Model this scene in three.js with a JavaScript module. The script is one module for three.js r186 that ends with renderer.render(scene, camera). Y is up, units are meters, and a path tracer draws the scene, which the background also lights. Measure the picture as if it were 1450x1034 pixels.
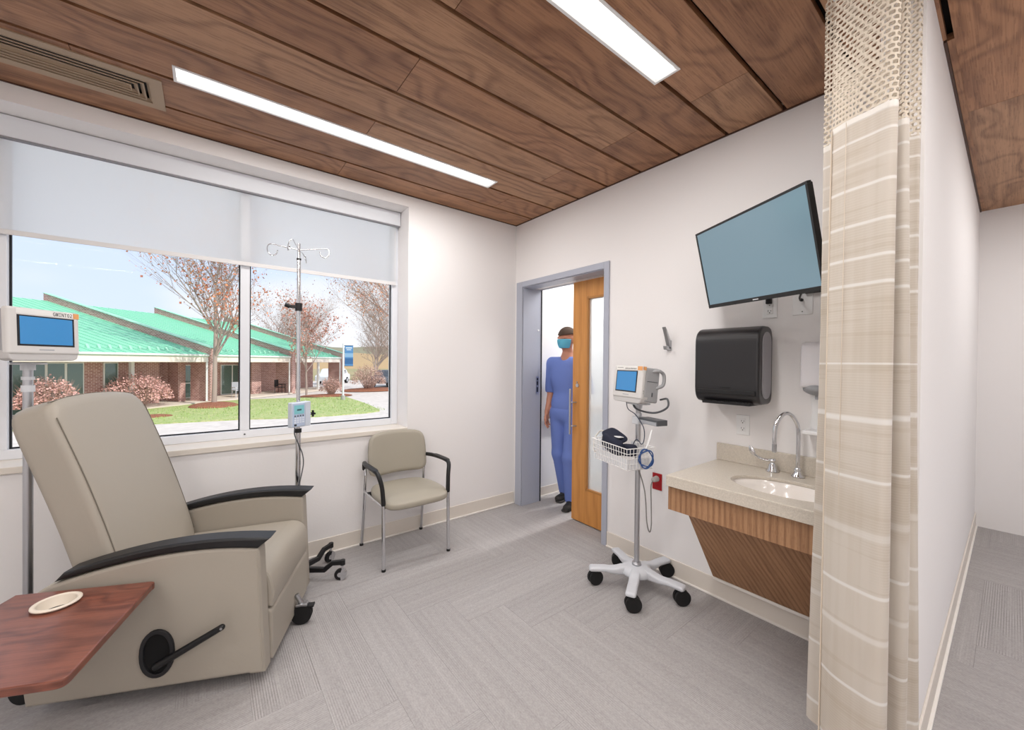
import * as THREE from 'three';
import { RoundedBoxGeometry } from 'three/addons/geometries/RoundedBoxGeometry.js';
import { mergeGeometries, mergeVertices } from 'three/addons/utils/BufferGeometryUtils.js';
import { RectAreaLightUniformsLib } from 'three/addons/lights/RectAreaLightUniformsLib.js';

/* ---------- camera, sky, sun, exposure ---------- */
const scene = new THREE.Scene();
const V3 = (x, y, z) => new THREE.Vector3(x, y, z);
const FOCAL = 554.77, YAW = 0.6631, PITCH = -0.0072, ROLL = 0.0092;
const camera = new THREE.PerspectiveCamera(2 * Math.atan(517 / FOCAL) * 180 / Math.PI, 1450 / 1034, 0.05, 900);
camera.position.set(-2.5035, 1.4449, 3.1528);
{
  const f = V3(Math.sin(YAW) * Math.cos(PITCH), Math.sin(PITCH), -Math.cos(YAW) * Math.cos(PITCH));
  const r0 = V3(Math.cos(YAW), 0, Math.sin(YAW)), u0 = new THREE.Vector3().crossVectors(r0, f);
  const r = r0.clone().multiplyScalar(Math.cos(ROLL)).addScaledVector(u0, Math.sin(ROLL));
  const u = u0.clone().multiplyScalar(Math.cos(ROLL)).addScaledVector(r0, -Math.sin(ROLL));
  camera.quaternion.setFromRotationMatrix(new THREE.Matrix4().makeBasis(r, u, f.clone().negate()));
}
const renderer = new THREE.WebGLRenderer({ antialias: true });
renderer.toneMapping = THREE.LinearToneMapping;
renderer.toneMappingExposure = 1.0;
renderer.shadowMap.enabled = true;
RectAreaLightUniformsLib.init();

// seeded random numbers and tileable noise
function rng(seed) { let s = seed >>> 0; return () => { s = (s + 0x6D2B79F5) >>> 0; let t = Math.imul(s ^ (s >>> 15), 1 | s); t = (t + Math.imul(t ^ (t >>> 7), 61 | t)) ^ t; return ((t ^ (t >>> 14)) >>> 0) / 4294967296; }; }
const clamp = (x, a = 0, b = 1) => Math.min(b, Math.max(a, x));
const lerp = (a, b, t) => a + (b - a) * t;
const smooth = (a, b, x) => { const t = clamp((x - a) / (b - a)); return t * t * (3 - 2 * t); };
const NT = (() => { const r = rng(11), t = new Float32Array(65536); for (let i = 0; i < 65536; i++) t[i] = r(); return t; })();
const hash2 = (x, y) => NT[((x * 73 + y * 8191) ^ (y * 179 + (x << 5))) & 65535];
function vnoise(x, y, px, py) {           // value noise with periods px, py
  const xi = Math.floor(x), yi = Math.floor(y), fx = x - xi, fy = y - yi;
  const w = (i, p) => ((i % p) + p) % p, x0 = w(xi, px), x1 = w(xi + 1, px), y0 = w(yi, py), y1 = w(yi + 1, py);
  const sx = fx * fx * (3 - 2 * fx), sy = fy * fy * (3 - 2 * fy);
  return lerp(lerp(hash2(x0, y0), hash2(x1, y0), sx), lerp(hash2(x0, y1), hash2(x1, y1), sx), sy);
}
function fbm(u, v, px, py, oct = 4) { let s = 0, a = 0.5, n = 0; for (let o = 0; o < oct; o++) { s += a * vnoise(u * px + o * 17, v * py + o * 31, px, py); n += a; a *= 0.5; px *= 2; py *= 2; } return s / n; }

// sky: thin broken cloud over pale blue, alike in every direction
{
  const W = 1024, H = 512, d = new Float32Array(W * H * 4);
  for (let j = 0; j < H; j++) for (let i = 0; i < W; i++) {
    const u = i / W, v = j / H, el = (v - 0.5) * Math.PI;
    const t = clamp(Math.sin(Math.max(0, el)));
    const c = smooth(0.40, 0.62, fbm(u, v, 14, 16, 5));
    const blue = [lerp(0.72, 0.50, t), lerp(0.83, 0.66, t), lerp(1.0, 0.98, t)];
    const o = (j * W + i) * 4;
    for (let k = 0; k < 3; k++) d[o + k] = SKY_GAIN() * lerp(blue[k], [0.95, 0.95, 0.97][k], c * 0.85);
    d[o + 3] = 1;
  }
  function SKY_GAIN() { return 1.1; }
  const t = new THREE.DataTexture(d, W, H, THREE.RGBAFormat, THREE.FloatType);
  t.mapping = THREE.EquirectangularReflectionMapping; t.magFilter = THREE.LinearFilter; t.needsUpdate = true;
  scene.background = t;
}
const sun = new THREE.DirectionalLight(new THREE.Color(1, 0.95, 0.88), 3.3);
sun.position.set(14, 26, 4); sun.target.position.set(0, 0, -22); sun.castShadow = true; sun.shadow.radius = 2;
Object.assign(sun.shadow.camera, { left: -40, right: 40, top: 40, bottom: -40, near: 1, far: 120 });
scene.add(sun, sun.target);
const LAMP_POWER = 36;                    // radiance of the ceiling strips
const LAMP_COLOR = new THREE.Color(1, 0.98, 0.96);

/* ---------- helpers ---------- */
const used = {};
function numbered(n) { const k = used[n] = (used[n] ?? -1) + 1; return k ? n + '_' + String(k).padStart(3, '0') : n; }
const flat = (g) => g.flat(9);
function prep(g) { const q = g.index ? g.toNonIndexed() : g; for (const k of Object.keys(q.attributes)) if (!['position', 'normal', 'uv'].includes(k)) q.deleteAttribute(k); if (!q.attributes.normal) q.computeVertexNormals(); if (!q.attributes.uv) q.setAttribute('uv', new THREE.BufferAttribute(new Float32Array(q.attributes.position.count * 2), 2)); return q; }
function metreUV(g, ox = 0, oy = 0) {    // uv in metres by the main direction of each face
  const p = g.attributes.position, n = g.attributes.normal, u = g.attributes.uv;
  for (let i = 0; i < p.count; i += 3) {
    let ax = 0, ay = 0, az = 0; for (let k = 0; k < 3; k++) { ax += n.getX(i + k); ay += n.getY(i + k); az += n.getZ(i + k); }
    ax = Math.abs(ax); ay = Math.abs(ay); az = Math.abs(az);
    for (let k = i; k < i + 3; k++) {
      if (ay >= ax && ay >= az) u.setXY(k, p.getX(k) + ox, p.getZ(k) + oy);
      else if (ax >= az) u.setXY(k, p.getZ(k) + ox, p.getY(k) + oy);
      else u.setXY(k, p.getX(k) + ox, p.getY(k) + oy);
    }
  }
}
function part(name, geoms, material, parent = scene, opt = {}) {
  const gs = flat([geoms]).map(prep), g = gs.length > 1 ? mergeGeometries(gs, false) : gs[0];
  if (!opt.keepUV) metreUV(g, opt.ox, opt.oy);
  const m = new THREE.Mesh(g, material); m.castShadow = m.receiveShadow = true;
  m.name = parent === scene ? numbered(name) : name; parent.add(m);
  if (opt.label) m.userData.label = opt.label;
  if (opt.kind) m.userData.kind = opt.kind;
  return m;
}
function tag(o, label, category, group) { o.userData.label = label; o.userData.category = category; if (group) o.userData.group = group; return o; }
function thing(name, label, category, pos = [0, 0, 0], turn = 0, group) {
  const o = new THREE.Group(); o.name = numbered(name); o.position.set(...pos); o.rotation.y = turn; scene.add(o); return tag(o, label, category, group);
}
function copyOf(root, label, pos, turn, group) { const r = root.clone(); r.name = numbered(root.name.replace(/_\d{3}$/, '')); r.userData = { ...root.userData, label }; if (group) r.userData.group = group; if (pos) r.position.set(...pos); if (turn !== undefined) r.rotation.y = turn; scene.add(r); return r; }
function structure(name, label, pos = [0, 0, 0]) { const o = new THREE.Group(); o.name = name; o.position.set(...pos); o.userData = { kind: 'structure', label, category: name.split('_')[0] }; scene.add(o); return o; }
const bx = (x0, x1, y0, y1, z0, z1, r = 0) => { const w = x1 - x0, h = y1 - y0, d = z1 - z0; const g = r ? new RoundedBoxGeometry(w, h, d, 2, Math.min(r, w / 2.01, h / 2.01, d / 2.01)) : new THREE.BoxGeometry(w, h, d); return g.translate((x0 + x1) / 2, (y0 + y1) / 2, (z0 + z1) / 2); };
const P = (a) => Array.isArray(a) ? V3(...a) : a;
function cyl(a, b, r1, r2 = r1, seg = 16, open = false) {
  a = P(a); b = P(b); const d = b.clone().sub(a), g = new THREE.CylinderGeometry(r2, r1, d.length(), seg, 1, open);
  g.applyQuaternion(new THREE.Quaternion().setFromUnitVectors(V3(0, 1, 0), d.normalize())); return g.translate((a.x + b.x) / 2, (a.y + b.y) / 2, (a.z + b.z) / 2);
}
const ball = (c, r, sx = 1, sy = 1, sz = 1, seg = 12) => new THREE.SphereGeometry(r, seg, Math.max(6, seg >> 1)).scale(sx, sy, sz).translate(...(Array.isArray(c) ? c : c.toArray()));
function tube(pts, r, n = 24, rad = 8, closed = false, tension = 0.5) {
  const c = new THREE.CatmullRomCurve3(pts.map(P), closed, 'catmullrom', tension), g = [new THREE.TubeGeometry(c, n, r, rad, closed)];
  if (!closed) for (const t of [0, 1]) g.push(ball(c.getPoint(t), r, 1, 1, 1, rad)); return g;
}
const bend = (pts, r, rad = 10) => { const g = []; for (let i = 0; i + 1 < pts.length; i++) g.push(cyl(pts[i], pts[i + 1], r, r, rad)); for (let i = 0; i < pts.length; i++) g.push(ball(pts[i], r, 1, 1, 1, rad)); return g; };
const lathe = (prof, seg = 24, x = 0, y = 0, z = 0) => new THREE.LatheGeometry(prof.map(([r, h]) => new THREE.Vector2(r, h)), seg).translate(x, y, z);
const shapeOf = (pts) => { const s = new THREE.Shape(); pts.forEach(([x, y], i) => i ? s.lineTo(x, y) : s.moveTo(x, y)); s.closePath(); return s; };
function curveShape(pts) { const s = new THREE.Shape(); s.moveTo(...pts[0]); for (let i = 1; i < pts.length; i++) { const q = pts[i]; if (q.length === 2) s.lineTo(...q); else s.quadraticCurveTo(...q); } s.closePath(); return s; }
const extr = (shape, depth, bevel = 0, seg = 2, curve = 10) => new THREE.ExtrudeGeometry(Array.isArray(shape) ? shapeOf(shape) : shape, { depth: depth - 2 * bevel, bevelEnabled: bevel > 0, bevelThickness: bevel, bevelSize: bevel, bevelOffset: -bevel, bevelSegments: seg, curveSegments: curve }).translate(0, 0, bevel);
function pillow(w, h, d, n = 8, sx = 14, sy = 14, sz = 6, fn) {   // cushion: cube pulled onto a superellipsoid
  let g = new THREE.BoxGeometry(2, 2, 2, sx, sy, sz); const p = g.attributes.position;
  for (let i = 0; i < p.count; i++) {
    const v = [p.getX(i), p.getY(i), p.getZ(i)].map((t) => Math.sign(t) * Math.pow(Math.abs(t), 0.8)), k = Math.pow(v.reduce((s, t) => s + Math.pow(Math.abs(t), n), 0), -1 / n);
    let q = [v[0] * k * w / 2, v[1] * k * h / 2, v[2] * k * d / 2]; if (fn) q = fn(...q); p.setXYZ(i, ...q);
  }
  g.deleteAttribute('normal'); g.deleteAttribute('uv'); g = mergeVertices(g, 1e-5); g.computeVertexNormals(); return g;
}
// textures: fn(u, v) -> [r, g, b] in 0..255 sRGB, or one grey number for data
function texture(w, h, mx, my, fn, data = false) {
  const d = new Uint8Array(w * h * 4);
  for (let j = 0; j < h; j++) for (let i = 0; i < w; i++) { const c = fn(i / w, j / h, i, j), o = (j * w + i) * 4; if (Array.isArray(c)) { d[o] = clamp(c[0], 0, 255); d[o + 1] = clamp(c[1], 0, 255); d[o + 2] = clamp(c[2], 0, 255); } else d[o] = d[o + 1] = d[o + 2] = clamp(c, 0, 255); d[o + 3] = 255; }
  const t = new THREE.DataTexture(d, w, h); t.wrapS = t.wrapT = THREE.RepeatWrapping; t.magFilter = THREE.LinearFilter; t.minFilter = THREE.LinearMipmapLinearFilter; t.generateMipmaps = true;
  t.repeat.set(1 / mx, 1 / my); if (!data) t.colorSpace = THREE.SRGBColorSpace; t.needsUpdate = true; return t;
}
const std = (color, roughness = 0.6, o = {}) => new THREE.MeshStandardMaterial({ color, roughness, ...o });
const phys = (color, roughness = 0.6, o = {}) => new THREE.MeshPhysicalMaterial({ color, roughness, ...o });
const mix3 = (a, b, t) => a.map((x, k) => lerp(x, b[k], t));
function woodTex(W, H, mx, my, light, dark, { along = 'u', rings = 14, wob = 1.6, seed = 0, pore = 0.5 } = {}) {
  return texture(along === 'u' ? W : H, along === 'u' ? H : W, along === 'u' ? mx : my, along === 'u' ? my : mx, (a, b) => {
    const u = (along === 'u' ? a : b), v = (along === 'u' ? b : a);
    const w1 = fbm(u + seed * 0.13, v, 3, 2, 3) * wob + fbm(u, v + seed * 0.31, 6, 6, 2) * wob * 0.3;
    const s = 0.5 + 0.5 * Math.sin((v * rings + w1 * 5) * Math.PI * 2);
    const fine = fbm(u, v, 8, 220, 2), streak = fbm(u + 0.4, v + 0.2, 3, 40, 3), p = fbm(u, v, 40, 300, 1) > 0.72 ? pore : 0;
    return mix3(light, dark, clamp(0.12 + 0.42 * Math.pow(s, 2.2) + 0.5 * (fine - 0.5) + 0.6 * (streak - 0.5) + p * 0.35));
  });
}

/* ---------- materials of the room ---------- */
const speck = texture(256, 256, 0.5, 0.5, (u, v) => 128 + 90 * (fbm(u, v, 60, 60, 2) - 0.5), true);
const M = {
  wall: std('#eeebea', 0.85, { bumpMap: speck, bumpScale: 0.0006 }),
  base: std('#e2dad0', 0.5), bead: std('#efeae4', 0.5),
  groove: std('#1d0f0a', 0.9),
  frame: std('#aeb2bf', 0.45), frameEdge: std('#15171c', 0.7),
  winFrame: std('#e3e5ea', 0.4), gasket: std('#10141c', 0.6),
  stool: std('#e2dacf', 0.45),
  chrome: std('#d9dadd', 0.12, { metalness: 1 }), steel: std('#b9babd', 0.3, { metalness: 1 }), brushed: std('#c3c4c8', 0.38, { metalness: 1 }),
  black: std('#121214', 0.45), blackSoft: std('#1b1b1e', 0.6), rubber: std('#0d0d0f', 0.7),
  white: std('#eeeeee', 0.5), whiteGloss: std('#f2f0ee', 0.25), grey: std('#a9abb0', 0.5), paleGrey: std('#d5d7db', 0.5), darkGrey: std('#55575b', 0.5),
};
const ceilTex = [0, 1].map((s) => woodTex(1024, 512, 2.4, 0.9, [178, 135, 101], [116, 79, 54], { rings: 6, wob: 1.5, seed: s * 3, pore: 0.7 }));
const ceilMats = ['#ffffff', '#f2e8e0', '#fff4ea', '#e9ded6', '#f8efe8'].map((c, i) => std(c, 0.5, { map: ceilTex[i % 2] }));
const H = 2.84;

/* ---------- floor: carpet planks laid in herringbone ---------- */
const carpetTex = (contrast, seed, tone) => texture(512, 256, 1.0, 0.25, (u, v) => {
  const line = 0.5 + 0.5 * Math.sin(v * Math.PI * 2 * 26), on = smooth(0.42, 0.62, fbm(u + seed, v + seed * 0.7, 3, 5, 2)), tuft = fbm(u, v, 180, 64, 2) - 0.5, drift = fbm(u, v + seed, 2, 12, 3) - 0.5;
  const k = tone + drift * 16 + tuft * 22 + (line - 0.5) * contrast * (0.25 + on);
  return [k + 3, k - 1, k - 2];
});
const carpetMats = [[5, 0.1, 165], [12, 0.3, 164], [26, 0.5, 162], [7, 0.7, 166], [15, 0.9, 164], [7, 0.55, 163]].map(([c, s, t]) => std('#ffffff', 0.95, { map: carpetTex(c, s, t) }));
{
  const floor = structure('floor', 'grey carpet floor of striped planks laid in herringbone');
  part('underlay', [bx(-5.7, 3.2, -0.12, -0.004, -0.32, 6.4)], std('#8f8a88', 0.95), floor);
  const regions = [[-5.6, 0, 0, 6.2], [0, 3.0, 2.95, 6.2], [0, 0.25, 0.12, 1.14], [0.25, 3.0, 0.03, 2.83]];
  const r = rng(5); let kept = 0;
  const place = (x0, z0, w, d) => {
    for (const [a, b, c, e] of regions) {
      const p0 = Math.max(x0, a), p1 = Math.min(x0 + w, b), q0 = Math.max(z0, c), q1 = Math.min(z0 + d, e);
      if (p1 - p0 < 0.02 || q1 - q0 < 0.02) continue;
      const g = new THREE.BoxGeometry(p1 - p0 - 0.0007, 0.006, q1 - q0 - 0.0007).translate((p0 + p1) / 2, -0.003, (q0 + q1) / 2), along = w > d;
      const m = part('carpet_plank', g, carpetMats[Math.floor(r() * carpetMats.length)], floor, { keepUV: true });
      const p = m.geometry.attributes.position, u = m.geometry.attributes.uv, o = r();
      for (let i = 0; i < p.count; i++) along ? u.setXY(i, p.getX(i) - x0 + o, p.getZ(i) - z0) : u.setXY(i, p.getZ(i) - z0 + o, p.getX(i) - x0);
      kept++;
    }
  };
  const S = 0.25;
  for (let i = -60; i < 60; i++) for (let j = -14; j < 14; j++) {   // two planks per step, offset by half a plank
    const x = -1.35 + (i + 4 * j) * S, z = 1.05 + (i - 4 * j) * S;
    if (x < -6.8 || x > 3.2 || z < -1.2 || z > 6.4) continue;
    place(x, z, 1.0, 0.25); place(x + 1.0 - 0.25 + 0.25, z - 0.75, 0.25, 1.0);
  }
}

/* ---------- ceiling: wood planks with open grooves, cut round the fixtures ---------- */
const lampSpots = [[-2.635, -0.73, 0.615], [-2.635, -0.74, 2.10], [-5.3, -3.4, 2.10], [-2.635, -0.74, 3.58], [-5.3, -3.4, 3.58], [-2.635, -0.74, 5.05], [0.5, 2.4, 3.9], [-5.3, -3.4, 5.05]];
const LW = 0.068;
const VENT = [-3.60, -2.684, 0.205, 0.505];
{
  const ceiling = structure('ceiling', 'dark brown wood plank ceiling with black grooves');
  part('groove_backing', [bx(-5.7, 3.2, H + 0.05, H + 0.2, -0.32, 6.4)], M.groove, ceiling);
  const holes = lampSpots.map(([a, b, z]) => [a, b, z - LW, z + LW]).concat([VENT]);
  const r = rng(21), gap = 0.0105;
  const plank = (x0, x1, z0, z1, k) => {
    const xs = [x0, x1], zs = [z0, z1];
    for (const [a, b, c, e] of holes) { if (b > x0 && a < x1 && e > z0 && c < z1) { for (const t of [a, b]) if (t > x0 && t < x1) xs.push(t); for (const t of [c, e]) if (t > z0 && t < z1) zs.push(t); } }
    xs.sort((p, q) => p - q); zs.sort((p, q) => p - q); const g = [];
    for (let i = 0; i + 1 < xs.length; i++) for (let j = 0; j + 1 < zs.length; j++) {
      const mx = (xs[i] + xs[i + 1]) / 2, mz = (zs[j] + zs[j + 1]) / 2;
      if (holes.some(([a, b, c, e]) => mx > a && mx < b && mz > c && mz < e)) continue;
      g.push(bx(xs[i], xs[i + 1], H, H + 0.03, zs[j], zs[j + 1]));
    }
    if (g.length) part('plank', g, ceilMats[Math.floor(r() * ceilMats.length)], ceiling, { ox: r() * 2.4, oy: r() * 0.9 });
  };
  const edges = [0.012]; for (let z = 0.252; z < 6.2; z += 0.3022) edges.push(z); edges.push(6.2);
  for (let k = 0; k + 1 < edges.length; k++) {
    const z0 = edges[k] + (k ? gap : 0), z1 = edges[k + 1] - gap, first = k % 2 ? -0.47 : -1.73;
    const cuts = []; for (let x = first - 5 * 2.52; x < 3.2; x += 2.52) cuts.push(x);
    const right = edges[k] > 2.9 ? 3.0 : -0.012, all = [-5.6, ...cuts.filter((x) => x > -5.5 && x < right - 0.05), right];
    for (let i = 0; i + 1 < all.length; i++) plank(all[i] + 0.0015, all[i + 1] - 0.0015, z0, z1, k);
  }
  plank(0.001, 2.999, 2.961, 2.983, 0);
  part('edge_trim', [bx(-5.6, 0, H - 0.004, H + 0.03, 0, 0.01), bx(-0.01, 0, H - 0.004, H + 0.03, 0.01, 2.83), bx(0, 3.0, H - 0.004, H + 0.03, 2.95, 2.96)], std('#4a2e20', 0.5), ceiling);
  part('corridor_panel', [bx(0.25, 3.0, H - 0.14, H + 0.05, 0.03, 2.83)], M.white, ceiling);
}

/* ---------- walls ---------- */
const WX0 = -4.5, WX1 = -1.16, WY0 = 0.85, WY1 = 2.745;
{
  const w = structure('wall_window', 'off white wall around the wide window');
  part('plaster', [bx(-5.7, WX0, -0.1, H + 0.1, -0.32, 0), bx(WX1, 0.25, -0.1, H + 0.1, -0.32, 0), bx(WX0, WX1, -0.1, WY0, -0.32, 0), bx(WX0, WX1, WY1, H + 0.1, -0.32, 0)], M.wall, w);
  part('window_stool', [bx(WX0, WX1, WY0, 0.886, -0.24, 0.012, 0.004)], M.stool, w);
  part('outer_brick', [bx(-5.7, WX0, -1.0, H + 0.9, -0.5, -0.33), bx(WX1 + 0.12, 3.2, -1.0, H + 0.9, -0.5, -0.33), bx(WX0, WX1 + 0.12, -1.0, WY0 - 0.04, -0.5, -0.33), bx(WX0, WX1 + 0.12, WY1 + 0.1, H + 0.9, -0.5, -0.33)], std('#8a5a4c', 0.9), w);
}
{
  const w = structure('wall_door', 'off white wall with the sink and the sliding door');
  const DZ0 = 0.12, DZ1 = 1.14, DY = 2.197;
  part('plaster', [bx(0, 0.25, -0.1, H + 0.1, 0, DZ0), bx(0, 0.25, DY, H + 0.1, DZ0, DZ1), bx(0, 0.10, -0.1, H + 0.1, DZ1, 2.83), bx(0.24, 0.25, -0.1, H + 0.1, DZ1, 2.2), bx(0.10, 0.25, -0.1, H + 0.1, 2.2, 2.83)], M.wall, w);
  const f = structure('trim_1', 'blue grey steel frame around the sliding door opening');
  const fr = (a, b, c, d, e, g) => bx(a, b, c, d, e, g, 0.003);
  part('casing', [fr(-0.014, -0.0005, 0, 2.25, 0.03, DZ0), fr(-0.014, -0.0005, 0, 2.25, DZ1, 1.19), fr(-0.014, -0.0005, DY, 2.25, DZ0, DZ1)], M.frame, f);
  part('jamb_lining', [bx(0.0, 0.25, 0, DY, DZ0 - 0.004, DZ0 + 0.006), bx(0, 0.135, 0, DY, DZ1 - 0.006, DZ1 + 0.004), bx(0.225, 0.25, 0, DY, DZ1 - 0.006, DZ1 + 0.004)], M.frame, f);
  part('head_lining', [bx(0, 0.135, DY - 0.006, DY + 0.004, DZ0, DZ1), bx(0.225, 0.25, DY - 0.006, DY + 0.004, DZ0, DZ1)], M.frame, f);
  part('edge_seal', [bx(0.238, 0.25, 0, DY, DZ0 + 0.006, DZ0 + 0.012)], M.frameEdge, f);
  part('strike_plate', [bx(0.175, 0.212, 1.12, 1.30, DZ0 + 0.006, DZ0 + 0.009)], M.brushed, f);
  part('strike_slot', [bx(0.185, 0.202, 1.14, 1.19, DZ0 + 0.0085, DZ0 + 0.0105), bx(0.185, 0.202, 1.21, 1.25, DZ0 + 0.0085, DZ0 + 0.0105), bx(0.185, 0.202, 1.26, 1.285, DZ0 + 0.0085, DZ0 + 0.0105)], M.black, f);
  part('door_bumper', [cyl([0.2, 1.776, DZ0 + 0.006], [0.2, 1.776, DZ0 + 0.014], 0.009)], M.white, f);
}
{
  const w = structure('wall_wing', 'off white end wall behind the curtain');
  part('plaster', [bx(-0.5, 3.0, -0.1, H + 0.1, 2.83, 2.95)], M.wall, w);
  const b = structure('wall_back', 'off white wall behind the viewer'); part('plaster', [bx(-5.6, -1.2, -0.1, H + 0.1, 6.2, 6.4), bx(2.6, 3.0, -0.1, H + 0.1, 6.2, 6.4), bx(-1.2, 2.6, -0.1, 0.9, 6.2, 6.4), bx(-1.2, 2.6, 2.6, H + 0.1, 6.2, 6.4)], M.wall, b);
  const w2 = structure('window_2', 'wide window out of view behind the viewer, placed to light the end wall and room'); part('window_frame', [bx(-1.2, -1.14, 0.9, 2.6, 6.28, 6.35), bx(2.54, 2.6, 0.9, 2.6, 6.28, 6.35), bx(-1.14, 2.54, 0.9, 0.96, 6.28, 6.35), bx(-1.14, 2.54, 2.54, 2.6, 6.28, 6.35), bx(0.67, 0.73, 0.96, 2.54, 6.28, 6.35)], M.winFrame, w2); for (const [p, q] of [[-1.14, 0.67], [0.73, 2.54]]) part('pane', [bx(p, q, 0.96, 2.54, 6.31, 6.314)], phys('#ffffff', 0.0, { transmission: 1, thickness: 0, ior: 1.3 }), w2);  // window out of view, placed to bring cool daylight onto the facing walls
  const l = structure('wall_left', 'off white side wall beside the recliner'); part('plaster', [bx(-5.8, -5.6, -0.1, H + 0.1, -0.32, 6.4)], M.wall, l);
  const r = structure('wall_right', 'off white wall closing the side area and corridor'); part('plaster', [bx(3.0, 3.2, -0.1, H + 0.1, -0.32, 6.4)], M.wall, r);
  const c = structure('wall_corridor', 'bright white corridor wall seen through the door'); part('plaster', [bx(0.25, 3.0, -0.1, H + 0.1, -0.32, 0.03)], M.white, c);
  part('baseboard', [bx(0.25, 3.0, 0, 0.10, 0.03, 0.038)], M.base, c); part('baseboard_foot', [bx(0.25, 3.0, 0, 0.012, 0.038, 0.05)], M.bead, c);
}
{
  const b1 = structure('baseboard_window', 'beige vinyl baseboard below the window'); part('strip', [bx(-5.6, -0.01, 0.01, 0.118, 0, 0.009, 0.003)], M.base, b1); part('foot', [bx(-5.6, -0.01, 0, 0.012, 0, 0.02, 0.004)], M.bead, b1);
  const b2 = structure('baseboard_door', 'beige vinyl baseboard along the sink wall'); part('strip', [bx(-0.009, 0, 0.01, 0.118, 1.19, 2.83, 0.003)], M.base, b2); part('foot', [bx(-0.02, 0, 0, 0.012, 1.19, 2.83, 0.004)], M.bead, b2);
  const b3 = structure('baseboard_wing', 'beige vinyl baseboard on the end wall'); part('strip', [bx(-0.5, 3.0, 0.01, 0.118, 2.95, 2.959, 0.003)], M.base, b3); part('foot', [bx(-0.5, 3.0, 0, 0.012, 2.95, 2.97, 0.004)], M.bead, b3);
}

/* ---------- window ---------- */
{
  const w = structure('window_1', 'wide aluminium window with two tall panes');
  const zf = -0.22, zb = -0.30, mul = [-2.313, -2.257], L = WX0, R = WX1, B = 0.886, T = WY1;
  part('window_frame', [bx(R - 0.055, R, B, T, zb, zf, 0.006), bx(L, L + 0.055, B, T, zb, zf, 0.006), bx(L + 0.055, R - 0.055, B, 0.94, zb, zf, 0.004), bx(L + 0.055, R - 0.055, T - 0.06, T, zb, zf, 0.004)], M.winFrame, w);
  part('mullion', [bx(mul[0], mul[1], 0.94, T - 0.06, zb, zf, 0.004)], M.winFrame, w); part('mullion', [bx(mul[0] - 1.1, mul[1] - 1.1, 0.94, T - 0.06, zb, zf, 0.004)], M.winFrame, w);
  const pane = phys('#ffffff', 0.0, { transmission: 1, thickness: 0, ior: 1.08 });
  for (const [a, b] of [[mul[1], R - 0.055], [mul[0] - 1.1 + 0.056, mul[0]], [L + 0.055, mul[0] - 1.1]]) {
    part('pane', [bx(a, b, 0.94, T - 0.06, -0.268, -0.264)], pane, w);
    part('gasket', [bx(a, a + 0.008, 0.94, T - 0.06, -0.262, -0.25), bx(b - 0.008, b, 0.94, T - 0.06, -0.262, -0.25), bx(a, b, 0.94, 0.948, -0.262, -0.25)], M.gasket, w);
  }
  part('screw', [cyl([-2.285, 0.913, zf], [-2.285, 0.913, zf + 0.003], 0.006)], M.darkGrey, w);
}
{
  const s = thing('roller_shade', 'white translucent roller shade with a box fascia, pulled a third down the window', 'shade', [WX1, WY1, -0.2]);
  part('fascia', [bx(WX0 - WX1 + 0.004, -0.004, -0.118, -0.004, -0.012, 0.035, 0.004)], M.winFrame, s);
  part('fascia_lip', [bx(WX0 - WX1 + 0.004, -0.006, -0.126, -0.1175, 0.0, 0.03)], std('#8d8c90', 0.6), s);
  const weave = texture(128, 128, 0.05, 0.05, (u, v) => 245 + 8 * Math.sin(u * Math.PI * 80) * Math.sin(v * Math.PI * 80));
  part('fabric', [new THREE.PlaneGeometry(WX1 - WX0 - 0.05, 0.5).translate((WX0 - WX1 - 0.01) / 2, -0.37, 0)], phys('#ffffff', 0.95, { map: weave, transmission: 0.85, thickness: 0 }), s);
  part('hem_bar', [bx(WX0 - WX1 + 0.02, -0.03, -0.635, -0.607, -0.004, 0.003, 0.002)], std('#dedcdb', 0.6), s);
}

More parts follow.
